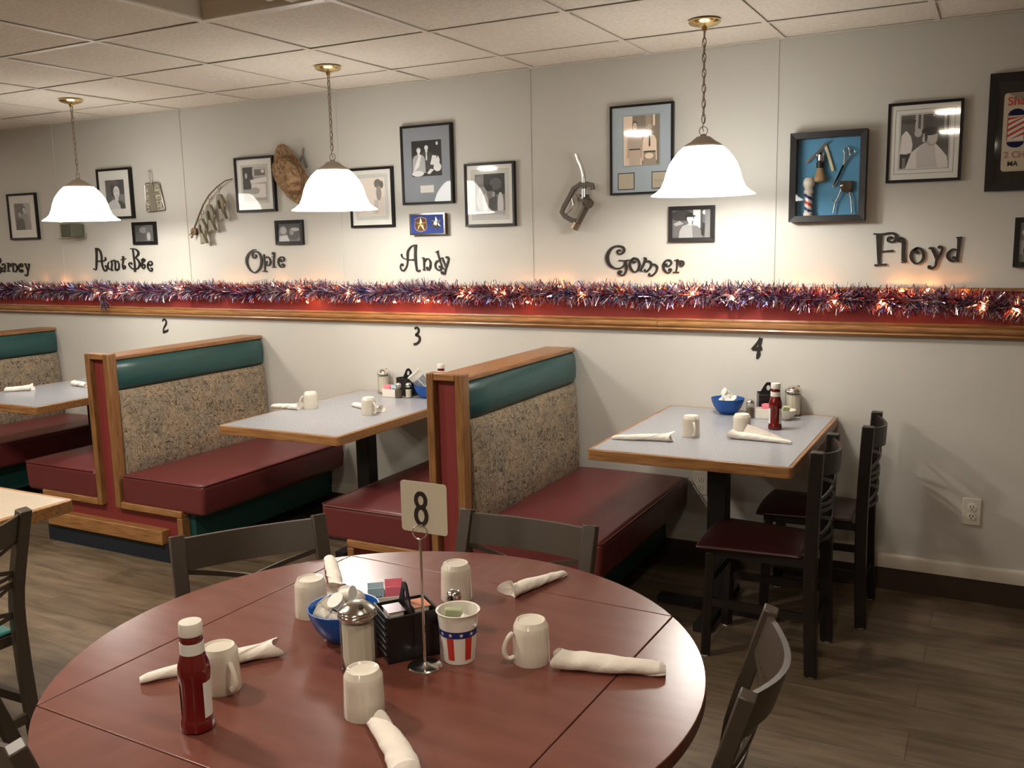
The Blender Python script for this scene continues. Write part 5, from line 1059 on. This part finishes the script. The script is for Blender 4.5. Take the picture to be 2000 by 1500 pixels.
b = MB(); b.lathe([(.017, .094), (.021, .096), (.021, .108), (.017, .114), (.018, .12), (.024, .131), (.0255, .141), (.023, .153), (.014, .163), (0, .166)], 30, cap0=False); b.build('globe_top', M_ceram, t)
t = empty('shaving_brush', 'shaving brush hanging bristles down in the shadow box', 'shaving brush', (SX(530), -.026, SZ(530, 640)))
b = MB(); b.lathe([(.012, .002), (.018, -.02), (.027, -.044), (.024, -.056), (.010, -.062), (0, -.063)], 24); b.build('bristles', M_bristle, t)
b = MB(); b.lathe([(.0145, .0), (.0165, .002), (.0165, .024), (.014, .026)], 24); b.build('ferrule', M_black, t)
b = MB(); b.lathe([(.012, .026), (.016, .034), (.014, .05), (.017, .058), (.010, .064), (0, .065)], 20); b.build('handle', M_chrome, t)
def SP(zx, zy, y=-.014): return (SX(zx), y, SZ(zx, zy))
t = empty('straight_razor', 'open straight razor with ivory handle at the top of the shadow box', 'razor', SP(575, 290)); O = Vector(SP(575, 290))
V = lambda zx, zy, y=-.014: Vector(SP(zx, zy, y))-O
b = MB(); b.sweep([V(580, 290), V(620, 390), V(665, 520), V(715, 680)], .006, .014, up=(1, 0, 0)); b.build('ivory_handle', M_ivory, t, bevel=.003)
b = MB(); b.sweep([V(595, 280, -.018), V(560, 330, -.018), V(500, 400, -.018), V(400, 490, -.018), V(320, 565, -.018)], .003, .012, up=(0, 0, 1)); b.build('blade', M_chrome, t)
b = MB(); b.tube([V(590, 290, -.018), V(630, 280, -.018), V(655, 245, -.018)], .0028, 8); b.build('tang', M_steel, t)
t = empty('barber_scissors', 'steel scissors hanging at the upper right of the shadow box', 'scissors', SP(860, 600)); O = Vector(SP(860, 600))
for cxz, end in (((900, 370), (735, 890)), ((985, 405), (715, 910))):
    b = MB(); c = V(*cxz, -.018); b.tube([c+Vector((.0115*math.cos(a), 0, .0125*math.sin(a))) for a in [2*PI*k/18 for k in range(18)]], .0024, 8, closed=True)
    p0 = c+Vector((-.006, 0, -.011)); b.tube([p0, V(870, 570, -.018)], .003, 8); b.sweep([V(870, 570, -.018), V(800, 740, -.018), V(*end, -.018)], .0025, .008, up=(1, 0, 0)); b.build('blade', M_steel, t)
b = MB(); b.lathe([(.004, 0), (.003, .003), (0, .0035)], 12, V(865, 580, -.021), axis=(0, -1, 0)); b.build('pivot_screw', M_chrome, t)
t = empty('hand_clipper', 'dark hand hair clipper at the lower right of the shadow box', 'hair clipper', SP(900, 880)); O = Vector(SP(900, 880))
b = MB(); P = [V(*q) for q in ((825, 820), (1010, 815), (1000, 950), (940, 985), (860, 970), (820, 900))]; b.prism([(p.x, p.z) for p in P], -.012, .006); b.build('cutter_head', mat('dark_iron', (.08, .055, .035), .4, metal=.8), t, bevel=.002)
b = MB(); b.tube([V(850, 930, -.022), V(800, 1070, -.022), V(765, 1130, -.022), V(740, 1290, -.022)], [.004, .0028, .0028, .003], 8); b.tube([V(765, 1130, -.022), V(715, 1100, -.022)], .0035, 8); b.build('handle', M_steel, t)
b = MB(); b.tube([V(960, 970, -.022), V(990, 1060, -.022), V(1000, 1180, -.022), V(1012, 1280, -.022)], .0032, 8); b.build('handle', M_steel, t)
b = MB(); b.lathe([(.008, 0), (.006, .005), (0, .007)], 16, V(858, 890, -.026), axis=(0, -1, 0)); b.build('screw', M_chrome, t)

# ---------------------------------------------------------------- badge case
t = empty('badge_case', 'blue lined badge case with a silver edge, under the tall frame', 'display case', (-.612, 0, 1.681)); 
b = MB(); b.box(-.108, .108, -.030, -.0005, -.055, .055); b.build('wooden_box', M_dirtwood, t)
b = MB(); O = rc(-.112, .112, -.057, .057); I = rc(-.105, .105, -.050, .050); A = [b.v((x, -.036, z)) for x, z in O]; B = [b.v((x, -.036, z)) for x, z in I]; C_ = [b.v((x, -.0305, z)) for x, z in O]
for i in range(4): b.face([A[i], A[(i+1)%4], B[(i+1)%4], B[i]]); b.face([A[i], A[(i+1)%4], C_[(i+1)%4], C_[i]])
b.build('silver_rim', M_chrome, t, flatshade=True)
b = MB(); b.box(-.1055, .1055, -.0335, -.031, -.051, .051); b.build('blue_lining', M_velvet, t)
def star(n, ro, ri, c, y0, y1, mt, name, parent):
    b = MB(); b.smooth = False; b.m(mt); V_ = []
    for k in range(2*n):
        r = ro if k % 2 == 0 else ri; a = PI/2+PI*k/n; V_.append(b.v((c[0]+r*math.cos(a), y0, c[1]+r*math.sin(a))))
    q = b.v((c[0], y1, c[1]))
    for k in range(2*n): b.face([V_[k], V_[(k+1)%(2*n)], q])
    b.face(V_[::-1])
    for k in range(0, 2*n, 2): b.lathe([(.0022, 0), (0, .002)], 8, V_[k].co, axis=(0, -1, 0))
    return b.build(name, None, parent, flatshade=True)
t = empty('cloth_star_patch', 'shield shaped cloth patch with a gold star, left in the badge case', 'badge', (-.652, -.0336, 1.681))
b = MB(); b.prism([(-.038, .030), (0, .040), (.038, .030), (.040, -.020), (.028, -.034), (0, -.042), (-.028, -.034), (-.040, -.020)], -.002, 0, mat('tan_patch_border', (.42, .30, .22), .8)); b.prism([(-.035, .027), (0, .037), (.035, .027), (.037, -.018), (.026, -.031), (0, -.038), (-.026, -.031), (-.037, -.018)], -.0025, -.0021, M_cloth); b.build('patch', None, t)
star(5, .036, .015, (0, -.002), -.0026, -.007, M_gold, 'gold_star', t)
t = empty('silver_star_badge', 'six pointed silver star badge, right in the badge case', 'badge', (-.556, -.0336, 1.683))
star(6, .036, .019, (0, 0), -.001, -.006, M_chrome, 'star', t)
b = MB(); b.lathe([(.014, 0), (.011, .003), (0, .004)], 24, (0, -.004, 0), axis=(0, -1, 0)); b.build('centre_seal', M_steel, t)

# ---------------------------------------------------------------- fuel nozzle
M_gun = mat('worn_gunmetal', (0.12, 0.108, 0.09), 0.42, metal=0.5)
def NX(zx): return .0906+.000346*zx
def NZ(zy): return 2.0435-.0003104*zy
def NP(zx, zy, y=-.045): return Vector((NX(zx)-.30, y, NZ(zy)-1.80))
t = empty('fuel_nozzle', 'old metal petrol pump nozzle mounted on the wall', 'fuel nozzle', (.30, 0, 1.80))
b = MB(); b.tube([NP(528, 160), NP(560, 260), NP(600, 350), NP(628, 440), NP(638, 520), NP(636, 700), NP(632, 850)], .0105, 14); b.build('spout', M_chrome, t)
b = MB(); b.tube([NP(636, 605), NP(636, 700)], .012, 14); b.build('spout_collar', M_gun, t)
b = MB(); b.tube([NP(640, 840), NP(670, 900), NP(660, 1000), NP(590, 1130), NP(540, 1230)], [.014, .019, .018, .0165, .016], 16); b.build('valve_body', M_gun, t)
b = MB(); b.tube([NP(700, 905, -.06), NP(760, 955, -.07)], [.026, .024], 8); b.build('hex_cap', M_gun, t, flatshade=True)
b = MB(); b.tube([NP(535, 1225), NP(485, 1320)], .021, 8); b.build('hose_coupling', M_bronze, t, flatshade=True)
b = MB(); b.sweep([NP(540, 1200), NP(440, 1180), NP(340, 1120), NP(290, 1050), NP(330, 960), NP(400, 840), NP(480, 690), NP(600, 620), NP(660, 620), NP(770, 650), NP(775, 720)], .022, .013, up=(0, 1, 0)); b.build('hand_guard', M_gun, t, bevel=.002)
b = MB(); b.tube([NP(530, 700), NP(450, 830), NP(478, 930), NP(440, 1010), NP(340, 1100)], .0042, 8); b.build('trigger_lever', M_chrome, t)
b = MB(); b.tube([NP(520, 770), NP(660, 930)], .0045, 8)
for k in range(5): p = NP(540+k*24, 790+k*28); b.lathe([(.007, -.002), (.007, .002)], 10, p, axis=(.7, 0, -.7))
b.build('valve_stem', M_chrome, t)
b = MB(); b.box(-.03, .02, -.03, -.0005, -.03, .0); b.build('wall_bracket', M_gun, t)

# ---------------------------------------------------------------- fish ornament on a rod
def FX(zx): return -2.4415+.000693*zx
def FZ(zy): return 2.197-.000444*zy
def FP(zx, zy, y=-.03): return Vector((FX(zx)+2.2, y, FZ(zy)-1.8))
t = empty('fishing_rod_hanger', 'curved brown rod on the wall with ceramic fish hanging from it', 'wall ornament', (-2.2, 0, 1.8))
b = MB(); b.tube([FP(95, 1250), FP(150, 1090), FP(210, 940), FP(270, 800), FP(350, 670), FP(460, 560), FP(560, 490), FP(640, 475)], [.006, .0055, .005, .005, .0045, .004, .004, .003], 8); b.build('rod', M_twig, t)
for q in ((480, 570), (360, 695), (255, 895)):
    b = MB(); c = FP(*q); b.tube([c+Vector((.012*math.cos(a), 0, .012*math.sin(a)-.004)) for a in [2*PI*k/16 for k in range(16)]], .002, 6, closed=True); b.build('line_guide', M_bronze, t)
b = MB(); c = FP(165, 1165, -.045); b.lathe([(.021, -.014), (.024, -.012), (.012, -.008), (.012, .008), (.024, .012), (.021, .014)], 20, c, axis=(0, -1, 0)); b.tube([c+Vector((0, -.016, 0)), c+Vector((-.03, -.018, -.02))], .003, 6); b.build('reel', M_twig, t)
def fish(cx, cy, rot, sc, label, mirror=False):
    o = empty('ceramic_fish', label, 'fish ornament', (FX(cx), -.045, FZ(cy)), 0, 'ceramic fish hanging from the rod')
    b = MB(); seg = 20
    P = [(0, .085), (.014, .080), (.026, .055), (.033, .02), (.031, -.015), (.020, -.045), (.012, -.062), (.030, -.095), (.026, -.098), (0, -.090)]
    OUT = [(x, z) for x, z in P]+[(-x, z) for x, z in P[::-1][1:-1]]
    OUT = [(x*(1+.25*(x > 0 and -.01 < z < .04)), z) for x, z in OUT]
    hole = ell(0, .012, .013, .030, len(OUT), 0); n = len(OUT)
    hole = [(.0135*math.sin(2*PI*k/n), .010+.032*math.cos(2*PI*k/n)) for k in range(n)]
    F0 = [b.v((x*sc, -.012, z*sc)) for x, z in OUT]; F1 = [b.v((x*sc, .012, z*sc)) for x, z in OUT]; H0 = [b.v((x*sc, -.018, z*sc)) for x, z in hole]; H1 = [b.v((x*sc, .012, z*sc)) for x, z in hole]
    for i in range(n):
        j = (i+1) % n
        for A, B in ((F0, H0), (H0, H1), (H1, F1), (F1, F0)): b.face([A[i], A[j], B[j], B[i]])
    b.build('body', M_glaze, o, bevel=.004)
    b = MB(); b.prism([(.028*sc, .03*sc), (.05*sc, .005*sc), (.048*sc, -.01*sc), (.028*sc, -.012*sc)], -.008, .006); b.build('fin', M_glaze, o, bevel=.003)
    b = MB(); b.tube([(0, 0, .085*sc), (0, .01, .12*sc)], .0015, 5); b.build('hanging_cord', M_twig, o)
    o.rotation_euler = (0, rot, 0); return o
fish(510, 830, -.15, .86, 'uppermost of the three hollow ceramic fish on the rod')
fish(375, 970, -.12, .90, 'middle of the three hollow ceramic fish on the rod')
fl = fish(265, 1150, -.1, .85, 'lowest of the three ceramic fish, with an oval mirror')
b = MB(); b.prism([(.012*math.cos(a), .009+.027*math.sin(a)) for a in [2*PI*k/20 for k in range(20)]], -.006, -.004, M_chrome); b.build('oval_mirror', None, fl)

# ---------------------------------------------------------------- straw hat and slingshot
t = empty('straw_hat', 'battered straw hat hung tilted beside the glaring photograph', 'hat', (-1.515, -.062, 1.985))
b = MB(); n = 48; R = []
for rr, (dz, f) in zip((0, .3, .46, .55, .60, .63, .76, .9, 1.0), ((.085, 0), (.092, 0), (.088, 0), (.055, 0), (.012, 0), (0, .02), (-.004, .25), (-.006, .6), (-.004, 1))):
    if rr == 0: R.append([b.v((0, 0, .078))]); continue
    R.append([b.v((.205*rr*math.cos(2*PI*k/n), .125*rr*math.sin(2*PI*k/n)*(1.1 if rr < .6 else 1), dz+f*(.030*abs(math.sin(2*PI*k/n))**2-.012*math.cos(2*PI*k/n))+.0015*math.sin(k*2.3+rr*9))) for k in range(n)])
for i in range(len(R)-1):
    A, B = R[i], R[i+1]
    for k in range(n):
        if len(A) == 1: b.face([A[0], B[k], B[(k+1)%n]])
        else: b.face([A[k], A[(k+1)%n], B[(k+1)%n], B[k]])
o = b.build('woven_crown_and_brim', M_straw, t, angle=70); sm = o.modifiers.new('solid', 'SOLIDIFY'); sm.thickness = .003
b = MB(); b.tube([(.126*math.cos(2*PI*k/30), .083*math.sin(2*PI*k/30), .018) for k in range(30)], .0035, 6, closed=True); b.build('hat_band_cord', M_twig, t)
t.rotation_euler = Matrix(((.60, .80, 0), (0, 0, -1), (-.80, .60, 0))).to_euler()
M_ = Matrix(((.62, .74, -.26), (-.10, -.25, -.96), (-.78, .62, -.08)))
t.rotation_euler = M_.to_euler(); t.location = (-1.505, -.050, 1.985)
def HX(zx): return -2.2405+.000522*zx
def HZ(zy): return 2.1706-.000444*zy
t = empty('slingshot', 'weathered forked slingshot stick behind the straw hat', 'slingshot', (HX(1500), -.015, HZ(200)))
q = lambda x, y: (HX(x)-HX(1500), 0, HZ(y)-HZ(200))
b = MB(); b.tube([q(1518, 80), q(1505, 180)], .0045, 8); b.tube([q(1505, 175), q(1530, 260), q(1550, 330)], [.006, .007, .008], 8); b.tube([q(1505, 175), q(1470, 230), q(1440, 300)], [.006, .005, .005], 8); b.build('forked_stick', M_greyrub, t)

# ---------------------------------------------------------------- wire grater
def GX(zx): return -3.557+.000573*zx
def GZ(zy): return 2.179-.000424*zy
t = empty('wire_grater', 'flat wire and tin hand grater hanging beside the portrait', 'kitchen grater', (GX(1500), -.014, GZ(640)))
q = lambda x, y, d=0: Vector((GX(x)-GX(1500), d, GZ(y)-GZ(640)))
b = MB(); b.tube([q(1365, 460), q(1385, 435), q(1570, 430), q(1592, 450), q(1650, 820), q(1635, 848), q(1385, 862), q(1365, 845)], .0032, 6, closed=True); b.build('wire_rim', M_steel, t)
b = MB(); b.tube([q(1468, 450), q(1448, 350), q(1432, 275), q(1445, 250), q(1470, 250), q(1485, 275), q(1478, 350), q(1472, 450)], .0026, 6); b.build('loop_handle', M_steel, t)
b = MB(); P = [q(1425, 455), q(1510, 452), q(1540, 840), q(1440, 850)]; b.prism([(p.x, p.z) for p in P], -.006, -.002); b.build('centre_plate', mat('worn_tin', (.45, .41, .33), .35, metal=.7), t)
for k in range(9):
    y = 485+k*41; b = MB(); b.tube([q(1368, y), q(1428+k, y-4)], .0018, 5); b.build('cross_wire', M_steel, t)
    b = MB(); b.tube([q(1512+k*3, y-2), q(1600+k*6, y-8)], .0018, 5); b.build('cross_wire', M_steel, t)
b = MB(); P = [q(1372, 460), q(1590, 450), q(1645, 840), q(1372, 855)]; b.prism([(p.x, p.z) for p in P], -.001, .0005); b.build('perforated_sheet', ramp_mat('punched_tin', [(0.38, (.12, .10, .07)), (0.55, (.50, .46, .37))], 60, (1, 1, 1), .45), t)

# ---------------------------------------------------------------- green glass jar below the left lamp
t = empty('green_glass_jar', 'square green glass jar in a wire bracket under the leftmost lamp', 'jar', (-3.455, -.062, 1.665))
def rsq(r, n=32): return lambda j: 1/max(abs(math.cos(2*PI*j/n)), abs(math.sin(2*PI*j/n)))**.82
b = MB(); b.lathe([(.052, 0), (.057, .006), (.057, .10), (.050, .122), (.036, .135), (.033, .150), (.036, .152)], 32, wob=rsq(1), cap1=False); b.build('glass_body', M_green, t, angle=50)
b = MB(); b.lathe([(.050, .004), (.052, .01), (.052, .09), (0, .094)], 32, wob=rsq(1)); b.build('contents', mat('olive_brine', (.16, .165, .13), .3), t)
b = MB(); b.tube([(-.062, .06, -.006), (-.062, -.06, -.006), (.062, -.06, -.006), (.062, .06, -.006)], .003, 6); b.tube([(-.062, .06, -.006), (-.062, .06, .03)], .003, 6); b.tube([(.062, .06, -.006), (.062, .06, .03)], .003, 6); b.build('wire_bracket', M_steel, t)

# ---------------------------------------------------------------- tinsel garland and fairy lights
GAR = [(-5.2, 1.292), (-4.33, 1.291), (-3.3, 1.290), (-2.275, 1.297), (-1.2, 1.303), (-.1, 1.301), (.6, 1.303), (1.2, 1.300), (1.6, 1.296), (2.0, 1.274), (2.4, 1.262), (2.9, 1.270)]
def gz(x):
    for (a, za), (c, zc) in zip(GAR, GAR[1:]):
        if x <= c: return za+(zc-za)*(x-a)/(c-a)+.006*math.sin(x*7.3)+.004*math.sin(x*17)
    return GAR[-1][1]
def garland():
    rnd = random.Random(11); b = MB(); b.smooth = False
    for q in M_tin: b.m(q)
    x = -5.1; n = 17000
    for k in range(n):
        x = -5.1+7.9*(k+rnd.random())/n; a = rnd.uniform(0, 2*PI); L = rnd.uniform(.046, .072)*(1.15 if math.sin(a) > 0 else 1)
        c = Vector((x, -.052, gz(x)+.013)); d = Vector((rnd.uniform(-.9, .9), math.cos(a), math.sin(a))).normalized()
        if c.y+d.y*L > -.028: d.y = -abs(d.y)*.3; d.normalize()
        L *= min(1, 1.0); side = d.cross(Vector((rnd.uniform(-1, 1), rnd.uniform(-1, 1), rnd.uniform(-1, 1)))).normalized()*rnd.uniform(.0013, .0026)
        bend = Vector((rnd.uniform(-.01, .01), 0, -.006*rnd.random())); seg = int(x*1.7+5) % 3
        pick = rnd.random(); b.cur = (0 if pick < (.40, .33, .30)[seg] else 1 if pick < (.56, .62, .48)[seg] else 2 if pick < .92 else 3)
        p0 = c+d*.004; p1 = c+d*L*.6+bend*.4; p2 = c+d*L+bend
        v = [b.v(p0-side), b.v(p0+side), b.v(p1+side), b.v(p1-side), b.v(p2+side*.6), b.v(p2-side*.6)]
        b.face([v[0], v[1], v[2], v[3]]); b.face([v[3], v[2], v[4], v[5]])
    # the tuft hanging loose beneath the second word
    for k in range(60):
        x0 = -3.22+rnd.uniform(-.03, .03); c = Vector((x0, -.06, 1.245)); d = Vector((rnd.uniform(-.1, .9), -.15, rnd.uniform(-1, -.2))).normalized(); L = rnd.uniform(.03, .085); s_ = Vector((.0014, 0, .001))
        b.cur = rnd.choice((0, 2, 2, 3)); b.face([b.v(c-s_), b.v(c+s_), b.v(c+d*L+s_), b.v(c+d*L-s_)])
    o = b.build('strands', None, None, flatshade=True)
    t = empty('tinsel_garland', 'long purple, red and silver tinsel garland along the red rail', 'garland', (0, 0, 0)); o.parent = t
    b = MB(); b.tube([(x/20, -.052, gz(x/20)) for x in range(-102, 57)], .005, 6); b.build('core_cord', M_wire, t)
garland()
def lights():
    rnd = random.Random(5); t = empty('string_lights', 'string of small warm bulbs woven through the tinsel garland', 'string lights', (0, 0, 0))
    XS = [FAIRY[i] for i in range(len(FAIRY))]
    pts = []
    for X, Z in XS: pts.append(Vector((X, -.075 if Z < 1.325 else -.040, Z)))
    b = MB(); path = []
    for i, p in enumerate(pts): path.append(Vector((p.x, -.058, gz(p.x))))
    path.sort(key=lambda v: v.x); b.tube(path, .0014, 4); b.build('cord', M_wire, t)
    for p in pts:
        b = MB(); b.lathe([(0, -.007), (.003, -.005), (.0036, 0), (.003, .004), (0, .0085)], 10, p, axis=(rnd.uniform(-1, 1), -.6, rnd.uniform(-.4, 1))); b.build('bulb', M_fairy, t)
lights()
